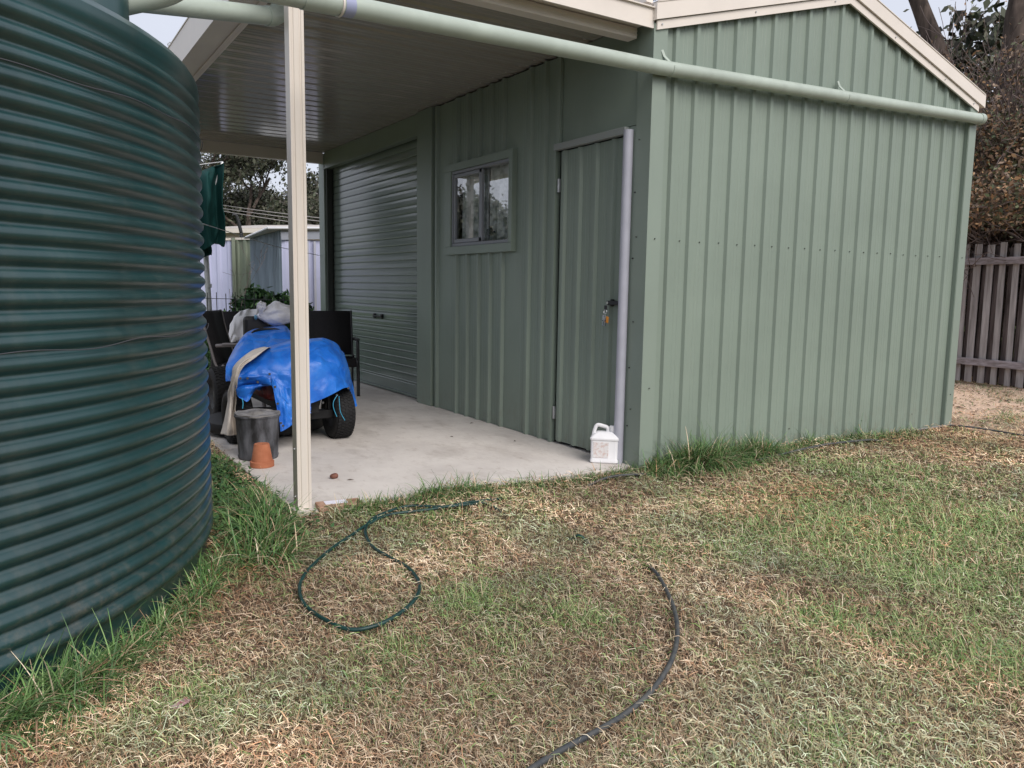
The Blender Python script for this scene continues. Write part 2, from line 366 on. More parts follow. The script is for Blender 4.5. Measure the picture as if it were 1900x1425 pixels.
mb = MB(); mb.box(-.045, -.006, .165, .915, 2.055, 2.1); mb.build('door_head', mat('grey_green_trim', (.27,.29,.28), .42, .4), shed, bevel=.004)
mb = MB(); mb.box(-.03, -.006, .87, .905, 2.102, TOPZ); mb.build('panel_trim', GREEN2, shed)
mb = MB(); mb.tube([(-.036, .138, 0), (-.036, .138, 2.075)], .031, 16); t_ = mb.build('door_stop_tube', GREY, shed, smooth=True, auto=50)
screw_parts('screw', [(-.0125, .085, zz) for zz in (.25, .62, 1.3, 1.7)], .0045, BLACK, shed, 'x')
# window
wn = empty('window', (0, 2, 1.7)); wn.parent = shed; wn.location = Vector((0, 2, 1.77)) - shed.location
mb = MB(); y0, y1, z0, z1 = 1.45, 2.545, 1.385, 2.15
for b_ in ((y0, y1, z1-.062, z1), (y0, y1, z0, z0+.068), (y0, y0+.05, z0+.068, z1-.062), (y1-.11, y1, z0+.068, z1-.062)): mb.box(-.045, .03, *b_)
mb.build('surround', GREEN, wn, bevel=.003)
mb = MB()
for b_ in ((1.502, 2.433, 2.063, 2.086), (1.502, 2.433, 1.455, 1.48), (1.502, 1.512, 1.48, 2.063), (2.41, 2.433, 1.48, 2.063)): mb.box(-.032, .028, *b_)
mb.build('outer_frame', ALU, wn, bevel=.002)
mb = MB()
for b_ in ((1.93, 2.405, 2.03, 2.058), (1.93, 2.405, 1.483, 1.515), (2.38, 2.405, 1.515, 2.03), (1.925, 1.972, 1.483, 2.058)): mb.box(-.028, -.006, *b_)
mb.build('sliding_sash', ALU, wn, bevel=.002)
gm_ = bpy.data.materials.new('window_glass'); gm_.use_nodes = True; n = gm_.node_tree; n.nodes.clear()
o_ = n.nodes.new('ShaderNodeOutputMaterial'); tr = n.nodes.new('ShaderNodeBsdfTransparent'); gl = n.nodes.new('ShaderNodeBsdfGlossy'); mi = n.nodes.new('ShaderNodeMixShader'); lw = n.nodes.new('ShaderNodeValue'); lw.outputs[0].default_value = .34
gl.inputs['Roughness'].default_value = .015; gl.inputs['Color'].default_value = (1,1,1,1); tr.inputs['Color'].default_value = (.85,.88,.87,1)
n.links.new(lw.outputs[0], mi.inputs[0]); n.links.new(tr.outputs[0], mi.inputs[1]); n.links.new(gl.outputs[0], mi.inputs[2]); n.links.new(mi.outputs[0], o_.inputs[0])
mb = MB(); mb.add([(-.016,1.972,1.515),(-.016,2.38,1.515),(-.016,2.38,2.03),(-.016,1.972,2.03)],[(0,1,2,3)]); mb.build('pane', gm_, wn)
mb = MB(); mb.add([(.008,1.512,1.48),(.008,1.972,1.48),(.008,1.972,2.063),(.008,1.512,2.063)],[(0,1,2,3)]); mb.build('pane', gm_, wn)
mb = MB(); mb.box(.016, .04, 1.84, 1.92, 1.53, 1.58); mb.box(.016, .03, 1.86, 1.89, 1.58, 1.60); mb.box(.016, .03, 1.81, 1.85, 1.548, 1.562); mb.build('latch', mat('latch', (.005,.03,.03), .4), wn)
CUR = mat('lace_curtain', (.40,.45,.43), .9, .1, 0, 11, col2=(.88,.90,.90), thr=(.40,.56), detail=2)
cu = MB(); ny, nz_ = 90, 12
for (a, b) in ((1.5, 1.90), (1.96, 2.36)):
    k0 = len(cu.v)
    for i in range(ny):
        y = a+(b-a)*i/(ny-1)
        for j in range(nz_): z = 1.47+.62*j/(nz_-1); cu.v.append((.048+.016*math.sin(i*.55+.4*math.sin(j*.3))+.008*math.sin(i*.21+j*.1), y, z))
    for i in range(ny-1):
        for j in range(nz_-1): q = k0+i*nz_+j; cu.f.append((q, q+nz_, q+nz_+1, q+1))
tag(cu.build('curtain', CUR, smooth=True, solid=.002), 'patterned white net curtain hanging behind the shed window', 'curtain')
# roof of the shed and cream barge boards
mb = MB(); x1 = W/2
for sgn in (0, 1):
    xs = [(-.06 if sgn == 0 else W+.06), x1]
    zA = rake(0)-.0+.105; zB = rake(x1)+.12
    pr = rib_profile(LEN+.1, .1905, .05)
    k0 = len(mb.v)
    for s, d in pr: mb.v += [(xs[0], -.03+s, zA-.015+d), (xs[1], -.03+s, zB+d)]
    for i in range(len(pr)-1): q = k0+2*i; mb.f.append((q, q+2, q+3, q+1))
mb.build('roof', CREAM, shed)
mb = MB(); sl_ = RISE/(W/2)
def rake_strip(xa, xb, dz0, dz1, ya, yb):
    za, zb = rake(xa), rake(xb)
    mb.add([(xa,ya,za+dz0),(xb,ya,zb+dz0),(xb,ya,zb+dz1),(xa,ya,za+dz1),(xa,yb,za+dz0),(xb,yb,zb+dz0),(xb,yb,zb+dz1),(xa,yb,za+dz1)],
           [(0,1,2,3),(7,6,5,4),(0,4,5,1),(3,2,6,7),(0,3,7,4),(1,5,6,2)])
for xa, xb in ((0, W/2), (W/2, W)):
    rake_strip(xa, xb, .0, .052, -.047, -.034)
    rake_strip(xa-(.0 if xa else .02), xb+(.055 if xb == W else 0), .056, .155, -.062, -.03)
    rake_strip(xa-(.0 if xa else .02), xb+(.055 if xb == W else 0), .152, .158, -.067, .02)
mb.build('barge_board', CREAM, shed)
mb = MB(); mb.box(W+.06, W+.10, -.045, LEN, EAVE+.045, EAVE+.145); mb.build('gutter', CREAM, shed)
mb = MB(); mb.box(-.05, .0, .0, LEN, TOPZ+.09, TOPZ+.19); mb.build('eave_gutter', CREAM, shed)
screw_parts('barge_screw', [(x, -.048, rake(x)+.026) for x in (.035, .83, 1.62, 2.35, 3.05, 3.5)], .005, ZINC, shed)
# dark lining so that the shed is closed
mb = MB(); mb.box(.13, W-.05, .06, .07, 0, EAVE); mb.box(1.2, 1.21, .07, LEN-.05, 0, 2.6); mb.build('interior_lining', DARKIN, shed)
# downpipe bunch of keys
kb = empty('bunch_of_keys', (-.06, .268, 1.0), 'silver keys with an orange tag hanging from the green door lock', 'keys')
mb = MB(); mb.obox((-.068, .268, .992), (.004,0,0), (0,.012,.0), (0,0,.014)); mb.build('key_head', BLACK, kb, bevel=.003)
mb = MB(); ringp = [(-.068+.002*math.sin(a), .27+.014*math.cos(a), .965+.014*math.sin(a)) for a in [k*math.pi/8 for k in range(17)]]; mb.tube(ringp, .0018, 6, False); mb.build('ring', CHROME, kb)
for k, (dy, tl) in enumerate(((-.004, .1), (.012, -.12), (.003, .25))):
    mb = MB(); c_ = Vector((-.07-.003*k, .272+dy, .925)); mb.obox(c_, (.0012,0,0), (0,.008,0), (0,.0+tl*.02,.02)); mb.obox(c_+Vector((0,-tl*.03,-.032)), (.0012,0,0), (0,.0035,0), (0,0,.018)); mb.build('key', CHROME, kb)
mb = MB(); mb.obox((-.066, .252, .915), (.002,0,0), (0,.012,.003), (0,-.003,.02)); mb.build('tag', mat('orange_tag', (.75,.28,.02), .5), kb, bevel=.002)

# ------------------------------------------------------------------ carport
cp = empty('carport', (-1.05, 3, 0), 'cream flat-roofed carport on fluted posts against the shed side', 'carport')
CZ = 2.70
prc = []; s = 0; LCP = 6.05
while s < LCP-.2:
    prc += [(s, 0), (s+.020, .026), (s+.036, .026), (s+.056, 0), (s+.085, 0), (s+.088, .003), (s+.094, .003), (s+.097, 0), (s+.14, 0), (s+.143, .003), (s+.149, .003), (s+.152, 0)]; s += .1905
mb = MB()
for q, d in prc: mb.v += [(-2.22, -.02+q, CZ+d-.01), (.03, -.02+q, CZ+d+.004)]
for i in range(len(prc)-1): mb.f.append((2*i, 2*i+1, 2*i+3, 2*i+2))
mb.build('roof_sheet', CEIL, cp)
mb = MB(); mb.box(-2.255, -2.24, -.03, LCP, 2.54, 2.735); mb.box(-2.24, -2.145, -.02, LCP, 2.54, 2.547); mb.box(-2.26, -2.225, -.04, LCP, 2.735, 2.742)
mb.build('gutter', CREAM, cp)
def hook(parent):
    for y in (1.75, 2.5, 3.3):
        b_ = MB(); b_.tube([(-2.245, y, 2.74), (-2.255, y, 2.77), (-2.24, y+.0, 2.785), (-2.225, y, 2.775)], .004, 6); b_.build('gutter_clip', ZINC, parent)
hook(cp)
mb = MB(); mb.box(-2.24, -.012, -.03, -.02, 2.629, 2.738); mb.box(-2.24, -.0, -.045, -.02, 2.738, 2.745); mb.box(-2.22, -.03, -.02, .1, 2.66, 2.664)
mb.build('front_fascia', CREAM, cp)
mb = MB()
for (a, b) in ((.085, .165),):
    mb.box(-2.14, -.04, a, b, 2.595, 2.655); mb.box(-2.14, -.04, a-.004, a, 2.61, 2.618); mb.box(-2.14, -.04, a-.004, a, 2.632, 2.64)
mb.build('front_beam', CREAM, cp, bevel=.004)
mb = MB(); mb.box(-2.135, -2.06, .17, 5.8, 2.562, 2.66); mb.box(-2.108, -2.088, .17, 5.8, 2.556, 2.5615); mb.build('side_beam', CREAM, cp, bevel=.003)
mb = MB(); mb.box(-2.14, -.01, 5.8, 5.87, 2.57, 2.70); mb.build('rear_beam', CREAM, cp, bevel=.003)
for (y, nm) in ((.1, ''), (5.8, '')):
    mb = MB(); x0, x1_ = -2.125, -2.055; prof = []
    def flutes(a, b):
        return [(a, 0), (a+.010, 0), (a+.013, .004), (a+.019, .004), (a+.022, 0), (a+.046, 0), (a+.049, .004), (a+.055, .004), (a+.058, 0), (b, 0)]
    ring = [(x_, y+d) for x_, d in flutes(x0, x1_)] + [(x1_, y+.07)] + [(x0, y+.07)]
    k = len(ring); mb.add([(a, b, -.02) for a, b in ring]+[(a, b, 2.6) for a, b in ring], [(i, (i+1) % k, (i+1) % k+k, i+k) for i in range(k)]+[tuple(range(k))[::-1], tuple(range(k, 2*k))])
    p_ = mb.build('post', mat('cream_post', (.68,.63,.57), .42, .4, 0, 5, col2=(.60,.54,.47), stretch=(1,1,.1)), cp)
    screw_parts('screw', [(x0-.001, y+.03, .06), (x0-.001, y+.03, .3)], .0055, ZINC, p_, 'x')

# ------------------------------------------------------------------ stormwater pipes
dp = empty('stormwater_pipe', (1.0, -.1, 2.45), 'long pale green pipe running across the gable wall to the tank', 'pipe')
PR = .042
Pc = Vector((.0, -.074, 2.402)); Pe = at(1819, 221, 1, -.074); Pm = at(601, 3, 1, -.45); Pb = Pm + (Pm-Pc).normalized()*.42
mb = MB(); mb.tube([Pc, Pc.lerp(Pe, .5), Pe], PR, 28); mb.build('gable_pipe', PIPE, dp, smooth=True, auto=60)
mb = MB(); mb.tube([Pe-Vector((.03,0,.001)), Pe+Vector((.02,0,.001)), Pe+Vector((.035,0,.0015))], [PR+.004, PR+.004, PR-.006], 28); mb.build('end_cap', PIPE, dp, smooth=True, auto=40)
mb = MB(); mb.tube([Pc+(Pe-Pc).normalized()*.01, Pc, Pb], PR, 28); mb.build('overhead_pipe', PIPE, dp, smooth=True, auto=60)
uj = (Pm-Pc).normalized(); c_ = Pc + uj*((Pm-Pc).length*.99)
mb = MB(); mb.tube([c_-uj*.03, c_+uj*.12], PR+.0035, 28); mb.build('coupling', PIPE, dp, smooth=True, auto=40)
c2 = c_-uj*.045
mb = MB(); mb.tube([c2-uj*.004, c2+uj*.004], PR+.006, 28); mb.build('cream_band', CREAM, dp, smooth=True, auto=40)
mb = MB(); mb.tube([c2-uj*.06, c2-uj*.012], PR+.0012, 28); mb.build('grey_band', mat('primer_band', (.30,.33,.48), .5), dp, smooth=True, auto=40)
Tin = at(215, 8, 1, -.5); mid = Pb + Vector((-.05, -.0, -.002))
mb = MB(); mb.tube(smooth_path([Pb-uj*(-.0), Pb+uj*.05, Pb+uj*.10+Vector((-.03,.01,-.03)), Pb.lerp(Tin, .55), Tin, Tin+(Tin-Pb).normalized()*.25], 6), PR, 28); mb.build('tank_inlet_pipe', PIPE, dp, smooth=True, auto=60)
def bracket(x):
    zc = Pc.z + (Pe.z-Pc.z)*(x-Pc.x)/(Pe.x-Pc.x); m_ = MB()
    pts = [(x, -.074+(PR+.002)*math.cos(a), zc+(PR+.002)*math.sin(a)) for a in [math.pi*.5 - k*math.pi*2/24 for k in range(20)]]
    n_ = len(m_.v)
    for p in pts: m_.v += [(p[0]-.008, p[1], p[2]), (p[0]+.008, p[1], p[2])]
    m_.f += [(2*i, 2*i+1, 2*i+3, 2*i+2) for i in range(len(pts)-1)]
    m_.bar((x-.005, -.07, zc+PR), (x-.02, -.04, zc+PR+.035), .016, .003, (0,1,0)); m_.bar((x-.02, -.04, zc+PR+.035), (x-.034, -.033, zc+PR+.07), .018, .003, (0,1,0))
    m_.build('bracket', PIPE, dp, solid=.002)
bracket(.09); bracket(1.76)
op = empty('overflow_pipe', (-2.5, .2, 2.3), 'short pale green pipe with rounded elbow between carport gutter and tank', 'pipe')
E1 = at(500, 30, 1, .3); E2 = at(262, 3, 1, .05)
mb = MB(); mb.tube([E2, E1], PR, 28); mb.build('pipe', PIPE, op, smooth=True, auto=60)
dE = (E1-E2).normalized(); arc = [E1-dE*.02]+[E1 + dE*(.075*math.sin(a)) + Vector((0,.03,1)).normalized()*(.075*(1-math.cos(a))) for a in [k*math.pi/16 for k in range(9)]]
arc.append(arc[-1]+Vector((0,.01,.12)))
mb = MB(); mb.tube(arc, PR+.004, 28); mb.build('elbow', PIPE, op, smooth=True, auto=60)

# ------------------------------------------------------------------ water tank
TC = (-4.339, .255); TR = 1.80
tk = empty('water_tank', (TC[0], TC[1], 0), 'dark green corrugated round water tank beside the carport', 'water tank')
prof = [(TR-.03, -.1), (TR-.016, .0), (TR-.014, .045)]; z = .055; P_ = .0575
while z < 1.79:
    for k in range(8):
        a = 2*math.pi*k/8; prof.append((TR-.016+.026*abs(math.sin(a/2+.25))**.75, z+P_*k/8))
    z += P_
prof += [(TR+.004, z+.01), (TR+.008, z+.04), (TR+.004, z+.06)]
zt = z+.06
mb = MB(); mb.lathe(prof, (TC[0], TC[1], 0), 220); mb.build('wall', TANK, tk, smooth=True)
mb = MB(); mb.lathe([(TR+.004, zt), (TR-.01, zt+.022), (TR-.05, zt+.04), (TR-.4, zt+.10), (TR-1.0, zt+.19), (.25, zt+.26), (0, zt+.27)], (TC[0], TC[1], 0), 120); mb.build('roof', TANK, tk, smooth=True)
ic = at(170, -20, 1, -.55)
mb = MB(); mb.lathe([(.16, -.35), (.16, .08), (.15, .12), (.0, .13)], (ic.x-.05, ic.y, 2.15), 40); mb.build('inlet_strainer', TANK, tk, smooth=True, auto=40)
def wire(z0, dz, wob, a0, a1):
    m_ = MB(); pts = []
    for i in range(181):
        a = a0+(a1-a0)*i/180; pts.append((TC[0]+(TR+.0155)*math.cos(a), TC[1]+(TR+.0155)*math.sin(a), z0+dz*i/180+wob*math.sin(i*.33)+wob*.7*math.sin(i*.13)))
    m_.tube(pts, .0017, 6); m_.build('wire', mat('wire', (.06,.06,.07), .5, .4), tk, smooth=True)
wire(.90, .04, .006, R(-60)-.9, R(20)); wire(1.63, .07, .004, R(-60)-.9, R(20))

# ------------------------------------------------------------------ things on the slab
# plastic jug
jg = empty('plastic_jug', (-.085, .215, 0), 'white plastic jug with faded label standing at the foot of the green door', 'jug'); J = Vector((-.085, .215, 0))
def rr(cx, cy, hw, hd, r, z, n=5, rot=0.0):
    pts = []
    for (sx, sy, a0) in ((1,1,0), (-1,1,90), (-1,-1,180), (1,-1,270)):
        for k in range(n+1):
            a = R(a0+90*k/n); x = sx*(hw-r)+r*math.cos(a); y = sy*(hd-r)+r*math.sin(a)
            pts.append((cx+x*math.cos(rot)-y*math.sin(rot), cy+x*math.sin(rot)+y*math.cos(rot), z))
    return pts
mb = MB(); jr = -.75; sects = [(.082,.062,.0), (.090,.070,.008), (.090,.070,.02), (.086,.066,.028), (.087,.067,.148), (.092,.072,.153), (.092,.072,.162), (.075,.056,.183), (.05,.035,.198), (.035,.028,.200)]
V = [];
for hw, hd, z in sects: V += rr(J.x, J.y, hw, hd, .018, z, 5, jr)
k = 24; mb.add(V, [(i*k+j, i*k+(j+1) % k, (i+1)*k+(j+1) % k, (i+1)*k+j) for i in range(len(sects)-1) for j in range(k)]+[tuple(range(k))[::-1], tuple(range((len(sects)-1)*k, len(sects)*k))])
mb.build('body', WHITE, jg, smooth=True, auto=35)
ex = Vector((math.cos(jr), math.sin(jr), 0))
mb = MB(); mb.tube(smooth_path([J-ex*.075+Vector((0,0,.172)), J-ex*.066+Vector((0,0,.212)), J-ex*.05+Vector((0,0,.238)), J-ex*.01+Vector((0,0,.232)), J+ex*.014+Vector((0,0,.222)), J+ex*.018+Vector((0,0,.19))], 5), .0125, 10); mb.build('handle', WHITE, jg, smooth=True)
mb = MB(); mb.lathe([(.02,.19),(.025,.2),(.024,.21),(.026,.212),(.026,.235),(.023,.238),(0,.238)], (J+ex*.052), 20); mb.build('cap', WHITE, jg, smooth=True, auto=40)
nrm = Vector((math.sin(jr), -math.cos(jr), 0))
mb = MB(); mb.obox(J - ex*.02 + nrm*.067 + Vector((0,0,.088)), ex*.048, nrm*.0015, Vector((0,0,.05))); mb.build('label', mat('faded_label', (.62,.5,.47), .6, .3, 0, 55, col2=(.72,.70,.70), thr=(.4,.55)), jg)
# metal bin with lid
BN = Vector((-1.985, 1.385, 0)); bk = empty('metal_bin', BN, 'weathered grey metal bin with dented lid in front of the blue tarp', 'bin')
BMAT = mat('weathered_metal', (.018,.018,.020), .55, .45, 0, 9, col2=(.15,.155,.175), stretch=(1,1,.35), thr=(.40,.62), bump=.3, bscale=20)
mb = MB(); pf = [(.118,.0),(.122,.004),(.126,.02),(.122,.03),(.134,.255),(.137,.27),(.142,.272),(.143,.282),(.138,.285)]
mb.lathe(pf, BN, 48)
for i, v in enumerate(mb.v):
    a = math.atan2(v[1]-BN.y, v[0]-BN.x); d_ = .004*math.sin(3*a+1)*math.sin(v[2]*14); mb.v[i] = (v[0]+d_*math.cos(a), v[1]+d_*math.sin(a), v[2])
mb.build('body', BMAT, bk, smooth=True, auto=50)
mb = MB(); mb.lathe([(.141,.285),(.141,.292),(.13,.292),(.12,.286),(.06,.292),(.05,.302),(.02,.305),(0,.303)], BN, 40)
for i, v in enumerate(mb.v): mb.v[i] = (v[0], v[1], v[2]+.004*math.sin((v[0]-BN.x)*40+1)+.02*(v[1]-BN.y)+.004*math.sin(v[1]*60))
mb.build('lid', mat('lid_metal', (.10,.095,.09), .6, .4, 0, 12, col2=(.30,.29,.28)), bk, smooth=True, auto=50)
# terracotta pot upside down
FP = Vector((-2.03, 1.125, 0))
fp = empty('flower_pot', FP, 'upturned terracotta flower pot in front of the metal bin', 'flower pot')
TERR = mat('terracotta', (.36,.125,.065), .85, .2, 0, 9, col2=(.50,.20,.11), bump=.15, bscale=50)
mb = MB(); mb.lathe([(r_*.88, z_*.96) for r_, z_ in [(.076,0),(.081,.002),(.081,.034),(.077,.037),(.071,.038),(.052,.143),(.049,.147),(.012,.147),(.010,.144),(.010,.13),(0,.13)]], FP, 40); mb.build('body', TERR, fp, smooth=True, auto=35)
# brick with paper
BR = Vector((-1.925, .17, -.035)); br = empty('paving_brick', BR, 'terracotta paving brick with a white paper scrap beside the carport post foot', 'brick')
mb = MB(); mb.obox((-1.93, .05, -.005), Vector((.11,-.015,0)), Vector((.006,.055,0)), (0,0,.028)); mb.build('body', mat('brick', (.30,.17,.11), .9, .2, 0, 14, col2=(.46,.30,.22), bump=.3), br, bevel=.006)
mb = MB(); mb.obox((-1.945, .06, .0245), Vector((.055,-.008,0)), Vector((.004,.03,0)), (0,0,.0008)); mb.build('paper_scrap', mat('paper', (.75,.74,.82), .7, .2), br)
# reddish stone
mb = MB(); bm = bmesh.new(); bmesh.ops.create_icosphere(bm, subdivisions=3, radius=.022)
for v in bm.verts: v.co = Vector((v.co.x*1.15, v.co.y*.75, v.co.z*.75))*(1+.12*math.sin(v.co.x*160)*math.cos(v.co.y*130))
me = bpy.data.meshes.new('stone'); bm.to_mesh(me); bm.free(); me.polygons.foreach_set('use_smooth', [True]*len(me.polygons))
st = place(me, 'stone', mat('red_stone', (.16,.07,.05), .7, .3, .3, 40)); st.location = (-1.755, .617, .015); tag(st, 'small rounded reddish brown stone lying alone on the concrete', 'stone')
# dead leaves on slab
for i, (px, py) in enumerate(((838,810),(955,818),(650,890),(875,785))):
    p = at(px, py, 2, .004); mb = MB(); a = random.random()*3; u = Vector((math.cos(a), math.sin(a), 0))*.02; v_ = Vector((-u.y, u.x, 0))*.3
    mb.add([p-u, p+v_+Vector((0,0,.004)), p+u, p-v_+Vector((0,0,.003))], [(0,1,2,3)])
    l_ = mb.build('dead_leaf', mat('dead_leaf', (.09,.06,.04), .8), solid=.001)
    tag(l_, ['dark curled leaf on the slab before the ribbed wall', 'dry leaf on the slab nearest the green door', 'tiny dark leaf on the slab just right of the stone', 'dry leaf speck on the slab farthest back by the wall'][i], 'leaf', 'dry leaves scattered on the slab')

# ------------------------------------------------------------------ ride-on mower
MW = Vector((-1.62, 2.4, 0)); mw = empty('ride_on_mower', MW, 'ride-on lawn mower under a blue tarp on the concrete', 'lawn mower')
RED = mat('mower_paint', (.10,.012,.01), .4, .5); DK = mat('mower_chassis', (.015,.015,.016), .6, .3, .3, 20)
RIM = mat('wheel_rim', (.05,.05,.052), .55, .4, .4, 25)
def wheel(cx, cy, r, wd, parent=mw):
    t = MB(); pf = []
    N = 64
    for (rad, x) in ((r*.55,-wd*.42),(r*.72,-wd*.5),(r*.9,-wd*.48),(r*.985,-wd*.36),(r,-wd*.18),(r,0),(r,wd*.18),(r*.985,wd*.36),(r*.9,wd*.48),(r*.72,wd*.5),(r*.55,wd*.42)): pf.append((rad, x))
    t.lathe(pf, (cx, cy, r), N, 'x'); ty = t.build('tyre', DARKM, parent, smooth=True)
    tr_ = MB()
    for k in range(44):
        for j, xo in enumerate((-.36, -.19, -.02, .15, .32)):
            a = 2*math.pi*(k + .5*(j % 2))/44; c_ = Vector((cx+wd*(xo+.02), cy+math.cos(a)*(r*(.998 if abs(xo) < .3 else .985)), r+math.sin(a)*(r*(.998 if abs(xo) < .3 else .985))))
            tn = Vector((0, -math.sin(a), math.cos(a))); rn = Vector((0, math.cos(a), math.sin(a)))
            tr_.obox(c_, Vector((wd*.075,0,0))+tn*.003*(1 if j % 2 else -1), tn*.0075, rn*.005)
    tr_.build('tread', DARKM, ty)
    rm = MB(); rm.lathe([(r*.56,-wd*.42),(r*.54,-wd*.36),(r*.45,-wd*.28),(r*.2,-wd*.22),(r*.12,-wd*.35),(0,-wd*.35)], (cx, cy, r), 36, 'x'); rm.build('rim', RIM, parent, smooth=True, auto=40)
wheel(-1.30, 1.80, .185, .15); wheel(-1.98, 1.95, .185, .15); wheel(-1.22, 2.9, .24, .2); wheel(-1.88, 2.9, .22, .18)
mb = MB(); mb.box(-1.9, -1.36, 1.72, 1.80, .16, .22); mb.box(-1.72, -1.5, 1.62, 3.2, .22, .32); mb.bar((-1.38,1.76,.19),(-1.38,1.76,.33),.03); mb.build('chassis', DK, mw, bevel=.006)
mb = MB(); mb.box(-1.87, -1.40, 1.62, 2.35, .32, .58); mb.build('bonnet', RED, mw, bevel=.05)
mb = MB(); mb.lathe([(.0,.115),(.40,.115),(.44,.10),(.45,.05),(.44,.03)], (-1.68, 2.35, 0), 40); mb.build('mowing_deck', DK, mw, smooth=True, auto=40)
mb = MB(); mb.box(-1.66, -1.34, 3.02, 3.09, .5, .84); mb.box(-1.70, -1.34, 2.98, 3.3, .42, .50); mb.build('seat', BLACK, mw, bevel=.03)
mb = MB(); mb.tube([(-1.6,2.3,.55),(-1.6,2.42,.70)], .02, 10); mb.tube([(-1.6+.15*math.cos(a), 2.42+.13*math.sin(a), .70+.06*math.sin(a)) for a in [k*math.pi/12 for k in range(25)]], .012, 8, False); mb.build('steering_wheel', BLACK, mw, smooth=True)

# cloth surfaces from control grids
def cloth(name, grid, m, nu=6, wr=.006, ws=14, solid=.003, seed=0, parent=None, sub=1):
    wr = wr*1.7
    rows = [smooth_path(r_, nu) for r_ in grid]; cols = list(zip(*rows)); cols = [smooth_path(c, nu) for c in cols]
    a, b = len(cols), len(cols[0]); V = []; 
    for i in range(a):
        for j in range(b):
            p = cols[i][j]; h = float(vnoise(i*.9+seed, j*.45, ws/30., seed+3))-.5; h2 = abs(float(vnoise(i*.35+j*.2, j*.3-i*.25, .8, seed+9))-.5)
            V.append(p + Vector((.3,-1,.4))*(h*wr*2 - h2*wr*2.2))
    m_ = MB(); m_.add(V, [(i*b+j, (i+1)*b+j, (i+1)*b+j+1, i*b+j+1) for i in range(a-1) for j in range(b-1)])
    return m_.build(name, m, parent, smooth=True, solid=solid, sub=sub)
TARP = mat('blue_tarp', (.008,.12,.56), .40, .45, 0, 7, col2=(.03,.21,.74), bump=.35, bscale=34, thr=(.35,.7))
add_wear(TARP, (.16,.30,.66), 9, .56, .74, (1,1,1), .45, 3)
def add_creases(m, scale=4.0, dist=.03, strength=.5):
    n = m.node_tree; b = n.nodes['Principled BSDF']; tc_ = [q for q in n.nodes if q.type == 'TEX_COORD'][0]; old = [q for q in n.nodes if q.type == 'BUMP'][0]
    wn_ = n.nodes.new('ShaderNodeTexNoise'); wn_.inputs['Scale'].default_value = 3; mxv = n.nodes.new('ShaderNodeMix'); mxv.data_type = 'RGBA'; mxv.inputs['Factor'].default_value = .35
    n.links.new(tc_.outputs['Object'], wn_.inputs['Vector']); n.links.new(tc_.outputs['Object'], mxv.inputs['A']); n.links.new(wn_.outputs['Color'], mxv.inputs['B'])
    v = n.nodes.new('ShaderNodeTexVoronoi'); v.feature = 'DISTANCE_TO_EDGE'; v.inputs['Scale'].default_value = scale; n.links.new(mxv.outputs['Result'], v.inputs['Vector'])
    mr = n.nodes.new('ShaderNodeMapRange'); mr.inputs[1].default_value = 0; mr.inputs[2].default_value = .22; n.links.new(v.outputs['Distance'], mr.inputs[0])
    bp = n.nodes.new('ShaderNodeBump'); bp.inputs['Strength'].default_value = strength; bp.inputs['Distance'].default_value = dist
    n.links.new(mr.outputs[0], bp.inputs['Height']); n.links.new(old.outputs[0], bp.inputs['Normal']); n.links.new(bp.outputs[0], b.inputs['Normal'])
add_creases(TARP)
def GR(rows): return [[at(px, py, 1, y) for (px, py, y) in r_] for r_ in rows]
tp = empty('tarpaulin', (-1.6, 2, .5), 'bright blue tarpaulin draped over the ride-on mower', 'tarpaulin')
# rear part, over the steering wheel
cloth('rear_drape', GR([
 [(455,628,2.9),(466,613,2.9),(490,608,2.95),(512,605,2.95),(530,604,2.95),(545,620,2.9),(562,640,2.85)],
 [(440,638,2.5),(458,618,2.5),(488,612,2.55),(512,610,2.55),(532,610,2.55),(548,624,2.5),(575,644,2.5)],
 [(428,662,2.3),(447,642,2.3),(485,635,2.3),(512,632,2.3),(540,630,2.3),(560,640,2.3),(590,648,2.3)],
 [(420,680,2.1),(440,672,2.1),(480,662,2.1),(512,656,2.1),(540,650,2.1),(566,652,2.1),(596,655,2.1)],
 [(419,708,2.0),(436,706,2.0),(470,700,1.95),(510,690,1.95),(540,680,1.95),(570,680,1.95),(600,680,1.95)]]), TARP, parent=tp, seed=1)
# front part, over the bonnet
cloth('front_drape', GR([
 [(440,672,2.1),(470,655,2.1),(505,641,2.1),(540,632,2.1),(572,629,2.1),(602,627,2.1),(622,636,2.1),(634,652,2.15)],
 [(436,678,1.8),(468,662,1.8),(503,647,1.8),(540,637,1.8),(572,632,1.8),(600,630,1.8),(624,640,1.85),(642,664,1.9)],
 [(433,686,1.66),(466,680,1.62),(502,670,1.6),(540,664,1.58),(574,660,1.57),(606,660,1.57),(634,670,1.62),(649,688,1.8)],
 [(434,700,1.60),(464,696,1.57),(500,690,1.55),(536,694,1.52),(574,692,1.52),(608,690,1.53),(637,694,1.58),(650,706,1.75)],
 [(436,712,1.62),(466,706,1.60),(503,700,1.54),(536,722,1.5),(576,722,1.5),(610,714,1.51),(638,708,1.56),(651,716,1.74)],
 [(438,720,1.64),(468,713,1.64),(506,716,1.53),(538,752,1.49),(577,748,1.49),(612,734,1.5),(641,719,1.55),(652,724,1.73)]]), TARP, parent=tp, seed=2)
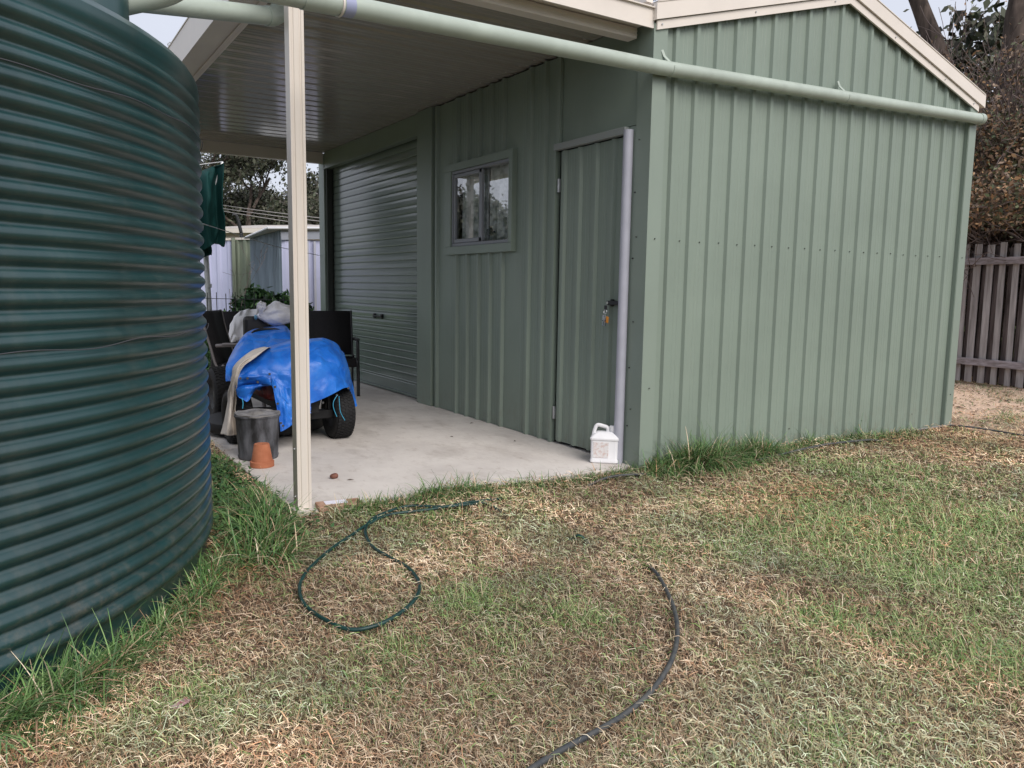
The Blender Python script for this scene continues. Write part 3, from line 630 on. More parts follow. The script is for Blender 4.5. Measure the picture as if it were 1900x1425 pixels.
cloth('front_flap', GR([
 [(503,696,1.53),(512,706,1.52),(525,716,1.51),(540,720,1.50),(560,722,1.50),(577,724,1.50)],
 [(506,712,1.52),(514,724,1.51),(526,736,1.50),(541,744,1.49),(561,744,1.49),(577,745,1.49)],
 [(510,738,1.51),(516,748,1.50),(527,754,1.49),(541,760,1.485),(561,758,1.485),(577,756,1.485)],
 [(516,772,1.49),(520,774,1.49),(530,774,1.485),(542,775,1.48),(562,768,1.48),(577,762,1.48)],
 [(521,801,1.47),(524,800,1.47),(533,795,1.47),(544,787,1.475),(563,776,1.475),(578,766,1.475)]]), TARP, parent=tp, seed=5, wr=.004)
cloth('side_drape', GR([
 [(636,650,2.15),(641,662,2.0),(646,676,1.9)], [(648,690,1.95),(650,700,1.88),(649,708,1.80)], [(655,716,1.95),(652,722,1.88),(647,724,1.8)],
 [(660,738,1.95),(656,742,1.90),(651,744,1.86)], [(663,753,1.95),(659,755,1.92),(655,756,1.88)]]), TARP, parent=tp, seed=6, wr=.004)
cloth('tucked_corner', GR([
 [(437,716,1.66),(455,714,1.62),(475,712,1.61),(500,706,1.62),(512,712,1.63)],
 [(440,726,1.64),(458,722,1.60),(476,718,1.60),(500,716,1.63),(516,728,1.66)],
 [(444,738,1.64),(458,734,1.61),(472,724,1.63),(488,716,1.68),(505,730,1.72)],
 [(450,741,1.62),(460,745,1.60),(466,735,1.64),(474,722,1.72),(490,728,1.80)]]), TARP, parent=tp, seed=8, wr=.006)
ey0 = None; EYM = mat('eyelet', (.05,.05,.05), .5)
for (px, py, y) in ((446,702,1.585),(459,702,1.58),(478,709,1.59),(500,694,1.535),(510,718,1.505),(515,749,1.49),(521,785,1.468),(525,790,1.466),(545,776,1.468),(599,747,1.48),(625,733,1.50),(646,720,1.545)):
    p = at(px, py, 1, y-.012)
    if ey0 is None:
        mb = MB(); mb.tube([(0,0,0), (0,-.004,0)], .008, 10); ey0 = mb.build('eyelet', EYM, tp); eo = ey0.location.copy(); ey0.location = eo+p
    else: c = ey0.copy(); COL.objects.link(c); c.parent = tp; c.location = eo+p
CORD = mat('blue_cord', (.05,.35,.55), .6)
mb = MB(); mb.tube(smooth_path([at(626,733,1,1.48), at(619,745,1,1.47), at(619,757,1,1.47), at(625,773,1,1.47)], 5), .0022, 6); mb.build('cord', CORD, tp); mb = MB(); mb.tube(smooth_path([at(629,735,1,1.48), at(630,750,1,1.47), at(632,765,1,1.47), at(640,780,1,1.47)], 5), .0022, 6); mb.build('cord', CORD, tp); mb = MB()
mb.tube(smooth_path([at(449,738,1,1.6), at(451,748,1,1.59), at(450,758,1,1.59)], 4), .003, 6); mb.build('cord', CORD, tp)
# cream sheet hanging on the left
SHT = mat('cream_sheet', (.58,.53,.48), .85, .15, .1, 9, bump=.4, bscale=20)
cs = cloth('cream_cloth', GR([
 [(458,660,1.95),(470,649,1.92),(490,643,1.9),(506,644,1.9)],
 [(440,672,1.72),(455,660,1.70),(475,655,1.66),(496,646,1.70)],
 [(431,690,1.7),(437,682,1.60),(450,672,1.56),(472,665,1.56)],
 [(428,715,1.70),(430,714,1.62),(436,700,1.57),(446,688,1.56)],
 [(424,745,1.78),(429,745,1.68),(434,745,1.76),(441,745,1.68)],
 [(418,778,1.76),(426,778,1.66),(433,778,1.76),(442,778,1.66)],
 [(412,804,1.72),(423,808,1.62),(431,808,1.74),(443,808,1.64)]]), SHT, seed=4, wr=.012)
tag(cs, 'cream cloth hanging down from under the tarpaulin to the concrete', 'cloth')
# white bags on the seat
BAG = mat('clear_plastic_bag', (.72,.71,.74), .28, .5, 0, 12, col2=(.84,.83,.86), bump=.8, bscale=22)
def blob(name, c, rad, m, lab, cat, amp=.12, fr=3, seed=0, squash=None, parent=None):
    bm = bmesh.new(); bmesh.ops.create_icosphere(bm, subdivisions=5, radius=1)
    rx = Vector(rad)
    for v in bm.verts:
        n = v.co.normalized(); t = float(vnoise(np.array(n.x*fr+seed), np.array(n.z*fr+n.y*fr), 1.0, seed)); t2 = abs(float(vnoise(np.array(n.x*fr*2.3+n.z), np.array(n.y*fr*2.1), 1.0, seed+2))-.5)
        k = 1+amp*(t-.5)*2 - amp*t2*1.6
        v.co = Vector((n.x*rx.x, n.y*rx.y, n.z*rx.z))*k
        if squash: v.co = squash(v.co)
        v.co += Vector(c)
    me = bpy.data.meshes.new(name); bm.to_mesh(me); bm.free(); me.polygons.foreach_set('use_smooth', [True]*len(me.polygons))
    o = place(me, name, m, parent)
    if lab: tag(o, lab, cat)
    return o
bc = at(509, 583, 1, 2.98)
pb_ = empty('plastic_bag', bc, 'bulging translucent plastic bag tied with blue on top of the mower seat', 'plastic bag')
def sq(v):
    v = v.copy()
    if v.x < 0: f = 1-min(1, -v.x/.17)**1.5*.78; v.z = v.z*f-.03*(1-f); v.y *= f
    return v
blob('bag', bc+Vector((.01,0,0)), (.165, .12, .105), BAG, None, None, .1, 2.6, 3, sq, pb_)
mb = MB(); tpn = bc+Vector((-.155,-.0,-.025)); mb.tube([tpn+Vector((-.006,0,.0)), tpn+Vector((.006,0,0))], .022, 10); mb.build('tie', mat('tie', (.12,.30,.45), .5), pb_, smooth=True)
def sqn(v):
    v = v.copy(); f = .3+.7*min(1, max(0, (v.z+.05)/.1)); v.x = v.x*f; v.y *= f; return v
blob('bag_neck', bc+Vector((-.115,-.03,.045)), (.05, .035, .062), BAG, None, None, .3, 3.5, 8, sqn, pb_)
# white cloth over the grey chair back
CL = mat('white_cloth', (.86,.85,.86), .8, .2, .06, 7, bump=.3, bscale=18)
wc = cloth('white_towel', GR([
 [(443,590,4.55),(455,581,4.55),(470,577,4.55),(485,578,4.55),(498,585,4.55)],
 [(438,587,4.40),(447,577,4.40),(461,573,4.40),(478,574,4.40),(490,580,4.40)],
 [(431,600,4.35),(440,592,4.33),(455,592,4.33),(470,592,4.33),(482,592,4.35)],
 [(426,620,4.32),(436,616,4.28),(448,616,4.32),(460,614,4.28),(468,612,4.32)],
 [(422,637,4.30),(433,634,4.25),(444,632,4.30),(449,630,4.25),(452,628,4.30)]]), CL, seed=12, wr=.02, solid=.006)
tag(wc, 'crumpled white towel draped over the back of a dark chair behind the mower', 'towel')

# chairs
def chair(name, dark, frame, lab):
    c = empty(name, (0,0,0), lab, 'chair')
    W2 = .27; FT = .011
    for sx in (-1, 1):
        m_ = MB(); m_.tube(smooth_path([(sx*W2, -.25, 0), (sx*W2, -.235, .32), (sx*W2, -.225, .58), (sx*W2, -.19, .635), (sx*W2, -.05, .64), (sx*W2, .16, .63)], 5), .018, 8); m_.build('front_leg', frame, c, smooth=True)
        m_ = MB(); m_.obox((sx*W2, -.05, .648), (.028,0,0), (0,.15,0), (0,0,.010)); m_.build('armrest', frame, c, bevel=.006)
        m_ = MB(); m_.tube(smooth_path([(sx*(W2-.0), .30, 0), (sx*(W2-.01), .22, .28), (sx*(W2-.01), .10, .44)], 5), .013, 8); m_.build('rear_leg', frame, c, smooth=True)
    g = []
    path = [(-.27,.34),(-.275,.39),(-.24,.425),(-.05,.415),(.12,.40),(.17,.44),(.21,.60),(.26,.80),(.285,.94),(.30,.955)]
    P2 = smooth_path([(y, 0, z) for y, z in path], 5)
    m_ = MB(); n_ = len(P2)
    for p in P2[:int(n_*.56)]: m_.v += [(-.25, p.x, p.z), (.25, p.x, p.z)]
    k = len(m_.v)//2; m_.f = [(2*i, 2*i+1, 2*i+3, 2*i+2) for i in range(k-1)]; m_.build('seat', dark, c, solid=.006, smooth=True)
    m_ = MB()
    for p in P2[int(n_*.56):]: m_.v += [(-.255, p.x, p.z), (.255, p.x, p.z)]
    k = len(m_.v)//2; m_.f = [(2*i, 2*i+1, 2*i+3, 2*i+2) for i in range(k-1)]; m_.build('backrest', dark, c, solid=.008, smooth=True)
    m_ = MB()
    for sx in (-1, 1):
        m_ = MB(); m_.tube([(sx*.258, p.x, p.z) for p in P2], .011, 8); m_.build('side_frame', frame, c, smooth=True)
    return c
TEX = mat('dark_mesh_fabric', (.022,.020,.022), .7, .3, .25, 90); FR = mat('dark_frame', (.012,.012,.014), .4, .5)
c1 = chair('outdoor_chair', TEX, FR, 'dark mesh outdoor chair in front of the green roller door')
c1.location = (-.555, 4.07, 0); c1.rotation_euler.z = R(-15); c1.scale = (.93, 1, .875)
GCH = mat('grey_chair_frame', (.23,.21,.21), .5, .4)
c2_ = chair('outdoor_chair', TEX, GCH, 'dark mesh chair with pale grey frame, half hidden behind the edge of the water tank')
c2_.location = (-1.52, 3.62, 0); c2_.rotation_euler.z = R(58); c2_.scale = (.95, 1, .90)
c3 = copy_tree(c1); c3.location = (-1.42, 4.45, 0); c3.rotation_euler.z = R(-8); c3.scale = (.80, .9, .86)
c3['label'] = 'dark mesh outdoor chair behind the mower with a white towel over its back'
# black bag behind tank edge
bb = blob('black_bag', (-1.86, 2.9, .13), (.10, .10, .15), BLACK, 'black bag slumped on the slab next to the tank edge', 'bag', .15, 2.4, 21)

# ------------------------------------------------------------------ hoses
def lay(pts, r, zoff=.013): 
    P = [];
    for q in pts:
        px, py = q[0], q[1]; p = at(px, py, 2, -.05); p.z = float(gz(p.x, p.y))+r+zoff+(q[2] if len(q) > 2 else 0); P.append(p)
    S = smooth_path(P, 8)
    for p in S: pass
    return S
HG = mat('green_hose', (.008,.040,.036), .45, .45, .3, 30); HK = mat('dark_hose', (.035,.042,.05), .5, .4, .25, 20, col2=(.09,.09,.085))
mb = MB(); mb.tube(lay([(1100,1003,-.04),(1075,998,.01),(1045,992,-.03),(960,968,-.03),(905,950,-.01),(865,957,.01),(820,962,.012),(760,961,.012),(715,972,.012),(686,985,.012),(678,1003,.012),(692,1028,.012),(722,1052,.012),(757,1073,.012),(778,1102,.012),(771,1132,.012),(742,1160,.012),(700,1177,.012),(650,1182,.012),(600,1164,.012),(565,1138,.012),(556,1108,.012),(566,1082,.012),(592,1052,.01),(622,1026,.012),(655,1004,.008),(680,990,.01),(722,975,.012),(800,966,.012),(875,953,.01),(930,940,-.015)], .0075), .0072, 10)
tag(mb.build('garden_hose', HG, smooth=True), 'dark green garden hose lying in a loop on the dry grass', 'hose')
mb = MB(); mb.tube(lay([(1195,1030,-.04),(1215,1068,.01),(1232,1100,.012),(1250,1150,.014),(1256,1195,.014),(1245,1245,.014),(1212,1292,.014),(1165,1330,.014),(1105,1366,.014),(1050,1396,.014),(1000,1428,.014),(930,1480,.012)], .0085), .0082, 10)
hk = mb.build('garden_hose', HK, smooth=True); tag(hk, 'dark grey hose curving to the bottom edge of the lawn', 'hose')
mb = MB(); mb.tube(lay([(1090,905,-.02),(1125,899,.012),(1165,892,.008),(1260,880,-.02),(1370,868,-.0),(1440,858,.01),(1530,842,.016),(1610,829,.016),(1650,820,-.02),(1740,797,-.01),(1790,800,.016),(1850,806,.016),(1905,816,.012),(1960,826,.01)], .008), .008, 8)
tag(mb.build('irrigation_line', HK, smooth=True), 'thin black irrigation pipe half buried in grass along the gable wall', 'irrigation pipe')
# small litter
p = at(335, 1312, 2, -.045); p.z = float(gz(p.x, p.y))+.02; mb = MB(); mb.obox(p, (.022,.008,.004), (-.003,.009,.002), (0,0,.003)); tag(mb.build('wrapper', mat('wrapper', (.6,.5,.55), .3, .5, 0, 60, col2=(.35,.12,.12)), bevel=.002), 'small crumpled shiny wrapper on the lawn near the tank', 'litter')

# ------------------------------------------------------------------ grass (uncountable)
def footprint_ok(x, y):
    slab = (x > -2.15) & (x < .0) & (y > .03) & (y < 5.5); sh = (x > -.005) & (x < 3.6) & (y > -.04) & (y < 6.0)
    tnk = (np.hypot(x-TC[0], y-TC[1]) < TR+.0)
    return ~(slab | sh | tnk)
STRAW = np.array([1., 1., .92])*np.array([[.68,.52,.40],[.54,.40,.29],[.36,.23,.16],[.78,.66,.54],[.24,.15,.10],[.52,.31,.20],[.60,.50,.36],[.42,.33,.22]])
GRN = 1.18*np.array([[.11,.185,.05],[.15,.24,.07],[.09,.15,.05],[.26,.34,.14],[.17,.25,.12],[.36,.40,.19]])
def blades(x, y, z, length, width, lean, az, curl, cols, segs=3):
    N = len(x); t = np.linspace(0, 1, segs+1)
    # blade centre line: starts along (lean from vertical), bends towards horizontal by curl
    V = np.zeros((N, (segs+1)*2, 3)); px = np.zeros(N); pz = np.zeros(N); side_ = np.zeros(N)
    for i, tt in enumerate(t):
        if i:
            th = lean + curl*(tt-.5/segs); px = px + np.sin(th)*length/segs; pz = pz + np.cos(th)*length/segs
        wv = width*(1-.85*tt**1.6)*.5
        cx = x + px*np.cos(az); cy = y + px*np.sin(az); cz = z + np.maximum(pz, -.001)
        V[:, 2*i, 0] = cx - np.sin(az)*wv; V[:, 2*i, 1] = cy + np.cos(az)*wv; V[:, 2*i, 2] = cz
        V[:, 2*i+1, 0] = cx + np.sin(az)*wv; V[:, 2*i+1, 1] = cy - np.cos(az)*wv; V[:, 2*i+1, 2] = cz
    k = (segs+1)*2; b = np.arange(N)[:,None]*k
    F = np.concatenate([b+np.array([[2*i, 2*i+1, 2*i+3, 2*i+2]]) for i in range(segs)], 0)
    C_ = np.repeat(cols, k, 0)
    return V.reshape(-1, 3), F, C_
def clip_strips(x, y, z, length, width, az, bend, tilt, cols):      # loose clippings lying about
    N = len(x); segs = 2; V = np.zeros((N, 6, 3)); cx = x.copy(); cy = y.copy(); cz = z.copy(); a = az.copy()
    for i in range(3):
        if i: cx = cx+np.cos(a)*length/2; cy = cy+np.sin(a)*length/2; cz = cz+np.sin(tilt)*length/2*(1 if i == 1 else -.4); a = a+bend
        wv = width*(1 if i < 2 else .5)*.5
        V[:, 2*i, 0] = cx-np.sin(a)*wv; V[:, 2*i, 1] = cy+np.cos(a)*wv; V[:, 2*i, 2] = cz
        V[:, 2*i+1, 0] = cx+np.sin(a)*wv; V[:, 2*i+1, 1] = cy-np.cos(a)*wv; V[:, 2*i+1, 2] = cz+wv*.8
    b = np.arange(N)[:,None]*6; F = np.concatenate([b+np.array([[0,1,3,2]]), b+np.array([[2,3,5,4]])], 0)
    return V.reshape(-1, 3), F, np.repeat(cols, 6, 0)
def scatter(N, dmin=1.2, dmax=13, p=.45, spread=1.05):
    u = RNG.random(N); d = dmin*(dmax/dmin)**(u**p if p != 1 else u) if False else (dmin**p + u*(dmax**p-dmin**p))**(1/p)
    th = YAW + (RNG.random(N)*2-1)*spread
    x = CAM.x + d*np.sin(th); y = CAM.y + d*np.cos(th); k = footprint_ok(x, y); return x[k], y[k], d[k]
def pick(P_, n, amp=.22): c = P_[RNG.integers(0, len(P_), n)]; return np.clip(c*(1+amp*(RNG.random((n,1))*2-1)), 0, 1)
# 1 straw clippings
x, y, d = scatter(540000); keep = RNG.random(len(x)) > dirtmask(x, y)*.93; x, y, d = x[keep], y[keep], d[keep]; n = len(x)
g = greenmask(x, y); isg = RNG.random(n) < np.clip(.08+g*.58, .05, .8)
tint = vnoise(x, y, 2.3, 8)[:,None]; tint2 = vnoise(x, y, .9, 12)[:,None]
c = pick(STRAW, n)*(.74+1.1*tint); rb = np.clip((tint2-.42)*4, 0, 1)*(.4+.9*vnoise(x, y, 3.7, 21)[:,None]); c = c*(1-.50*rb*np.array([[.02,.40,.62]])); gg = np.clip((vnoise(x, y, 2.9, 25)[:,None]-.52)*5, 0, 1); c = c*(1-gg*np.array([[.34,.14,.18]])); pl = np.clip((vnoise(x, y, 1.7, 29)[:,None]-.5)*4, 0, 1); c = c*(.88+.45*pl); c = c*np.where(RNG.random((n,1)) < .12, .35, 1); c = np.where(isg[:,None], pick(GRN, n)*1.15, c)
sc_ = np.clip(d/3., .8, 2.6)**.75
V1, F1, C1 = clip_strips(x, y, gz(x, y)+.002+RNG.random(n)**1.3*.034, (.012+.045*RNG.random(n)**1.7)*sc_**.5, (.0012+.0016*RNG.random(n))*sc_, RNG.random(n)*6.283, (RNG.random(n)-.5)*1.6, RNG.random(n)**1.5*1.1, c)
# standing dry stubble
x, y, d = scatter(310000); keep = RNG.random(len(x)) > dirtmask(x, y)*.95; x, y, d = x[keep], y[keep], d[keep]; n = len(x); sc_ = np.clip(d/3., .8, 2.6)**.75
rb = np.clip((vnoise(x, y, .9, 12)[:,None]-.42)*4, 0, 1); c = pick(STRAW, n)*(.72+.85*vnoise(x, y, 2.3, 8)[:,None])*(1-.42*rb*np.array([[.02,.40,.62]]))
V2, F2, C2 = blades(x, y, gz(x, y)-.004, .018+.042*RNG.random(n)**1.4, (.0013+.0013*RNG.random(n))*sc_, .2+1.1*RNG.random(n), RNG.random(n)*6.283, RNG.random(n)*1.2, c, 2)
me = npmesh('dry_grass', np.concatenate([V1, V2]), np.concatenate([F1, F2+len(V1)]), BLADE, np.concatenate([C1, C2]))
tag(place(me, 'dry_grass', None), 'short straw coloured mown grass clippings covering the lawn', 'dry grass', kind='stuff')
# 2 green lawn grass
x, y, d = scatter(600000, 1.2, 14, .5); g = greenmask(x, y); keep = (RNG.random(len(x)) < g*.66+.05) & (RNG.random(len(x)) > dirtmask(x, y)*.9); x, y, d, g = x[keep], y[keep], d[keep], g[keep]; n = len(x); sc_ = np.clip(d/3., .8, 2.6)**.75
c = pick(GRN, n)*(.9+.6*vnoise(x, y, 3, 9)[:,None])
yl = RNG.random(n) < .32; c[yl] = pick(STRAW, int(yl.sum()))
V3, F3, C3 = blades(x, y, gz(x, y)-.004, (.025+.05*RNG.random(n)*(.4+g)), (.002+.002*RNG.random(n))*sc_, .1+.9*RNG.random(n), RNG.random(n)*6.283, .2+1.3*RNG.random(n), c, 3)
# small rooted tufts all over the lawn
nt_ = 2700; tx, ty, td = scatter(nt_, 1.3, 11, .8); kk = RNG.random(len(tx)) > dirtmask(tx, ty); tx, ty, td = tx[kk], ty[kk], td[kk]
per = 26; m_n = len(tx)*per; sz = np.repeat(.5+RNG.random(len(tx)), per); x = np.repeat(tx, per)+RNG.normal(0, .016, m_n)*sz; y = np.repeat(ty, per)+RNG.normal(0, .016, m_n)*sz
hue = np.repeat(RNG.random(len(tx)), per)[:,None]; c = pick(GRN, m_n)*(1-hue*.5)+pick(STRAW, m_n)*hue*.45
Vt, Ft, Ct = blades(x, y, gz(x, y)-.004, (.02+.05*RNG.random(m_n))*sz, (.0018+.0016*RNG.random(m_n))*np.clip(np.repeat(td, per)/3, .8, 2.4)**.75, .2+1.0*RNG.random(m_n), RNG.random(m_n)*6.283, .2+1.3*RNG.random(m_n), c, 3)
V3, F3, C3 = np.concatenate([V3, Vt]), np.concatenate([F3, Ft+len(V3)]), np.concatenate([C3, Ct])
# far bank behind the slab
n = 30000; x = RNG.uniform(-6, 4, n); y = RNG.uniform(5.5, 14, n); k = footprint_ok(x, y); x, y = x[k], y[k]; n = len(x)
c = pick(GRN*np.array([.7,.95,.6]), n)
V4, F4, C4 = blades(x, y, gz(x, y)-.01, .06+.10*RNG.random(n), .006+.006*RNG.random(n), .7*RNG.random(n), RNG.random(n)*6.283, 1.2*RNG.random(n), c, 3)
me = npmesh('green_grass', np.concatenate([V3, V4]), np.concatenate([F3, F4+len(V3)]), BLADE, np.concatenate([C3, C4]))
tag(place(me, 'green_grass', None), 'short green grass growing in patches through the dry lawn', 'grass', kind='stuff')
# 3 unmown grass along the walls, slab edge and tank
XS = []
def strip(P, n, wd, hmin, hmax, wmin=.003, wmax=.006, lean=.7, clump=14):
    P = [Vector((p[0], p[1], 0)) for p in P]; L = [(P[i+1]-P[i]).length for i in range(len(P)-1)]; T = sum(L)
    cl = RNG.random(max(3, n//clump)); t = cl[RNG.integers(0, len(cl), n)]*T + RNG.normal(0, .02, n); t = np.clip(t, 0, T-.001)
    cum = np.cumsum([0]+L); i = np.clip(np.searchsorted(cum, t)-1, 0, len(L)-1); f = (t-cum[i])/np.array(L)[i]
    A = np.array([[p.x, p.y] for p in P]); q = A[i]*(1-f)[:,None] + A[i+1]*f[:,None]
    co = RNG.normal(0, wd*.5, (len(cl), 2)); q = q + RNG.normal(0, wd*.4, (n, 2))
    h = hmin+(hmax-hmin)*RNG.random(n)**1.6
    XS.append((q[:,0], q[:,1], h, RNG.uniform(wmin, wmax, n), lean*RNG.random(n)))
strip([(.02,-.10),(.5,-.10),(1.1,-.12)], 4200, .12, .06, .26)
strip([(.30,-.12),(.60,-.14)], 2200, .13, .12, .36, .004,.007); strip([(.75,-.12),(1.15,-.12)], 1300, .12, .08, .28)
strip([(1.1,-.10),(2.2,-.10),(2.95,-.10)], 2600, .09, .04, .13); strip([(2.1,-.08),(2.3,-.08)], 60, .05, .12, .26); strip([(1.55,-.08),(1.75,-.08)], 60, .05, .1, .22)
strip([(-.45,-.03),(-.05,.0),(.05,-.10)], 700, .06, .04, .12)
strip([(-2.0,-.06),(-1.4,-.06),(-.9,-.06),(-.4,-.05)], 2600, .08, .03, .12); strip([(-1.55,-.04),(-1.2,-.04)], 900, .08, .06, .18)
strip([(-1.95,-.02),(-1.6,-.04)], 700, .06, .05, .13)
strip([(-2.3,.35),(-2.35,.0),(-2.4,-.25)], 2800, .13, .06, .24, .003,.006, .9)
strip([(-2.35,-.15),(-2.45,-.5)], 1300, .13, .08, .32, .0035,.007, 1.2)
strip([(-2.38,.7),(-2.32,1.1),(-2.25,1.5)], 1800, .10, .04, .13)
arc_ = [(TC[0]+(TR+.05)*math.cos(R(a)), TC[1]+(TR+.05)*math.sin(R(a))) for a in range(-62, -14, 6)]
strip(arc_, 4200, .06, .05, .19, .003,.006, 1.)
arc_ = [(TC[0]+(TR+.09)*math.cos(R(a)), TC[1]+(TR+.09)*math.sin(R(a))) for a in range(-74, -48, 5)]
strip(arc_, 4600, .09, .05, .28, .003,.0065, 1.3)
strip([(5.8,.2),(6.6,1.0),(7.2,1.6)], 500, .3, .04, .1); strip([(4.2,-.2),(5.0,.1)], 500, .25, .04, .1)
x, y, h, wd_, ln = [np.concatenate(q) for q in zip(*XS)]
k = footprint_ok(x, y) | ((x > -2.12) & (x < -.1) & (y > .03) & (y < .08) & (RNG.random(len(x)) < .3)); x, y, h, wd_, ln = x[k], y[k], h[k], wd_[k], ln[k]; n = len(x)
c = 1.2*pick(np.array([[.07,.14,.04],[.10,.19,.055],[.05,.11,.035],[.17,.26,.10],[.09,.16,.07]]), n, .35); yl = RNG.random(n) < .15; c[yl] = pick(STRAW, int(yl.sum()))
V5, F5, C5 = blades(x, y, np.where((x > -2.14) & (y > .03) & (x < 0), 0, gz(x, y)-.01), h, wd_, ln, RNG.random(n)*6.283, .5+2.3*RNG.random(n), c, 6)
# low broad-leaved weeds at the slab corner
n = 5200; x = RNG.normal(-2.38, .11, n); y = RNG.uniform(-.3, 1.35, n); k = footprint_ok(x, y); x, y = x[k], y[k]; n = len(x)
V6, F6, C6 = blades(x, y, gz(x, y)+RNG.random(n)*.07, .018+.022*RNG.random(n), .010+.012*RNG.random(n), .6+1.*RNG.random(n), RNG.random(n)*6.283, RNG.random(n), pick(np.array([[.04,.10,.03],[.07,.15,.04],[.05,.12,.045],[.10,.17,.06]]), n), 2)
me = npmesh('tall_grass', np.concatenate([V5, V6]), np.concatenate([F5, F6+len(V5)]), BLADE, np.concatenate([C5, C6]))
tag(place(me, 'tall_grass', None), 'long unmown green grass and weeds along the walls, slab edge and tank foot', 'grass', kind='stuff')

# ------------------------------------------------------------------ trees
def grow(mbt, p, d, L, r, depth, tips, rng, spread=.5, kids=(2,4), taper=.62, up=.12, wig=.12, minr=.004, nseg=4):
    pts = [p]; rad = [r]; dd = d.normalized(); q = p.copy()
    for i in range(nseg):
        dd = (dd + Vector((rng.uniform(-wig,wig), rng.uniform(-wig,wig), rng.uniform(-wig,wig)+up*.3))).normalized()
        q = q + dd*(L/nseg); pts.append(q.copy()); rad.append(max(minr, r*(1-(1-taper)*(i+1)/nseg)))
    mbt.tube(pts, rad, 7 if r > .05 else (5 if r > .015 else 3), False)
    if depth <= 1: tips += [pts[-1], pts[-2], pts[len(pts)//2]]
    if depth == 0: return
    for k in range(rng.randint(*kids)):
        i = rng.randint(max(1, nseg//2), nseg); a = rng.uniform(0, 6.283)
        o_ = dd.orthogonal().normalized(); o_.rotate(Matrix.Rotation(a, 3, dd))
        nd = (dd + o_*rng.uniform(.5, 1.2)*spread*1.6 + Vector((0,0,up))).normalized()
        grow(mbt, pts[i], nd, L*rng.uniform(.55,.82), rad[i]*.68, depth-1, tips, rng, spread, kids, taper, up, wig, minr, nseg)
def leafmesh(name, tips, per, sig, size, palette, parent, elong=1.6, amp=.35):
    T = np.array([tuple(t) for t in tips]); N = len(T)*per; c = np.repeat(T, per, 0) + RNG.normal(0, sig, (N, 3))*np.array([1,1,.75])
    u = RNG.normal(0, 1, (N, 3)); u /= np.linalg.norm(u, axis=1)[:,None]; v = np.cross(u, RNG.normal(0, 1, (N, 3))); v /= np.linalg.norm(v, axis=1)[:,None]
    s = (size*(.6+.8*RNG.random(N)))[:,None]; a = u*s*elong*.5; b = v*s*.5
    V = np.stack([c-a, c+b*.8-a*.1, c+a, c-b*.8-a*.1], 1).reshape(-1, 3); F = np.arange(N*4).reshape(N, 4)
    clump = np.repeat(.65+.7*RNG.random(len(T)), per)[:,None]
    col = pick(palette, N, amp)*clump
    return place(npmesh(name, V, F, LEAF, np.repeat(np.clip(col,0,1), 4, 0)), name, None, parent)
GUM = np.array([[.055,.065,.04],[.08,.085,.055],[.04,.05,.03],[.10,.10,.07],[.065,.06,.05]])
def tree(name, base, h, r, lab, cat, pal, seed, group=None, depth=4, per=26, sig=.45, size=.16, lean=(0,0), kids=(2,4), spread=.5, trunk_frac=.34, bark=BARK, up=.12):
    rng = random.Random(seed); o = empty(name, base, lab, cat, group); t = MB(); tips = []
    grow(t, Vector(base), Vector((lean[0], lean[1], 1)), h*trunk_frac, r, depth, tips, rng, spread, kids, .72, up)
    # keep limbs and crown within the tree's height
    t.build('trunk', bark, o, smooth=True); leafmesh('crown', tips, per, sig, size, pal, o)
    return o
def gpos(px, py, D): p = atd(px, py, D); return (p.x, p.y, float(gz(p.x, p.y))-.1)
specs = [((395,480),34,10,'tall sparse gum tree showing sky through its crown beside the green shade cloth', 31, .40),
         ((470,480),42,11.5,'tall airy gum tree rising above the cream house roof', 32, .5),
         ((545,480),36,7,'dark rounded gum tree just left of the carport post', 33, .5),
         ((588,480),38,6.6,'small dark gum tree between the carport post and the shed end', 34, .5),
         ((440,480),52,8.5,'far grey-green gum tree low behind the power lines', 35, .6),
         ((510,480),50,8,'broad distant gum tree behind the corrugated garden shed', 36, .6)]
for (pp, D, h, lab, sd_, sg) in specs:
    tree('gum_tree', gpos(pp[0], pp[1], D), h, h*.016, lab, 'tree', GUM, sd_, 'gum trees behind the back fence', depth=4, per=34, sig=sg*.75, size=.11, kids=(3,3), spread=.55)
# low bush belt behind the cream house
n0 = 0
for k, (px, D, rr_) in enumerate(((385,44,3.4),(430,46,3.6),(480,44,3.2),(530,46,3.4),(580,43,3.2),(610,45,3.4))):
    b = gpos(px, 480, D); o = empty('bush', b, ['dark bush left of the power lines, behind the shade cloth', 'dark bush behind the left end of the cream house', 'olive bush above the middle of the cream house roof', 'grey-green bush over the corrugated shed roof', 'dark bush seen between post and shed end', 'dark bush mostly hidden behind the shed end'][k], 'bush', 'bushes in a belt behind the cream house')
    rng = random.Random(60+k); t = MB(); tips = []
    for j in range(4): grow(t, Vector(b), Vector((rng.uniform(-.7,.7), rng.uniform(-.5,.5), 1)), 2.1, .07, 3, tips, rng, .6, (3,4), .7, .1)
    t.build('stems', BARK, o); leafmesh('crown', tips, 60, .42, .13, GUM*1.15, o)
# trees on the far left, seen only as reflections in the window
for k, (x_, y_, h) in enumerate(((-14, 33, 6.2), (-18.5, 34, 6.6), (-23, 33, 6.0), (-20, 41, 7.4), (-28, 36, 7.0))):
    tree('gum_tree', (x_, y_, float(gz(x_, y_))-.1), h, h*.022, ['leafy gum tree reflected at the left of the shed window', 'taller gum tree reflected in the shed window', 'gum tree reflected in the right window pane', 'distant gum tree reflected low in the window', 'farthest gum tree reflected in the window'][k], 'tree', GUM, 80+k, 'gum trees reflected in the window', depth=3, per=60, sig=.5, size=.16, kids=(3,4), spread=.6)
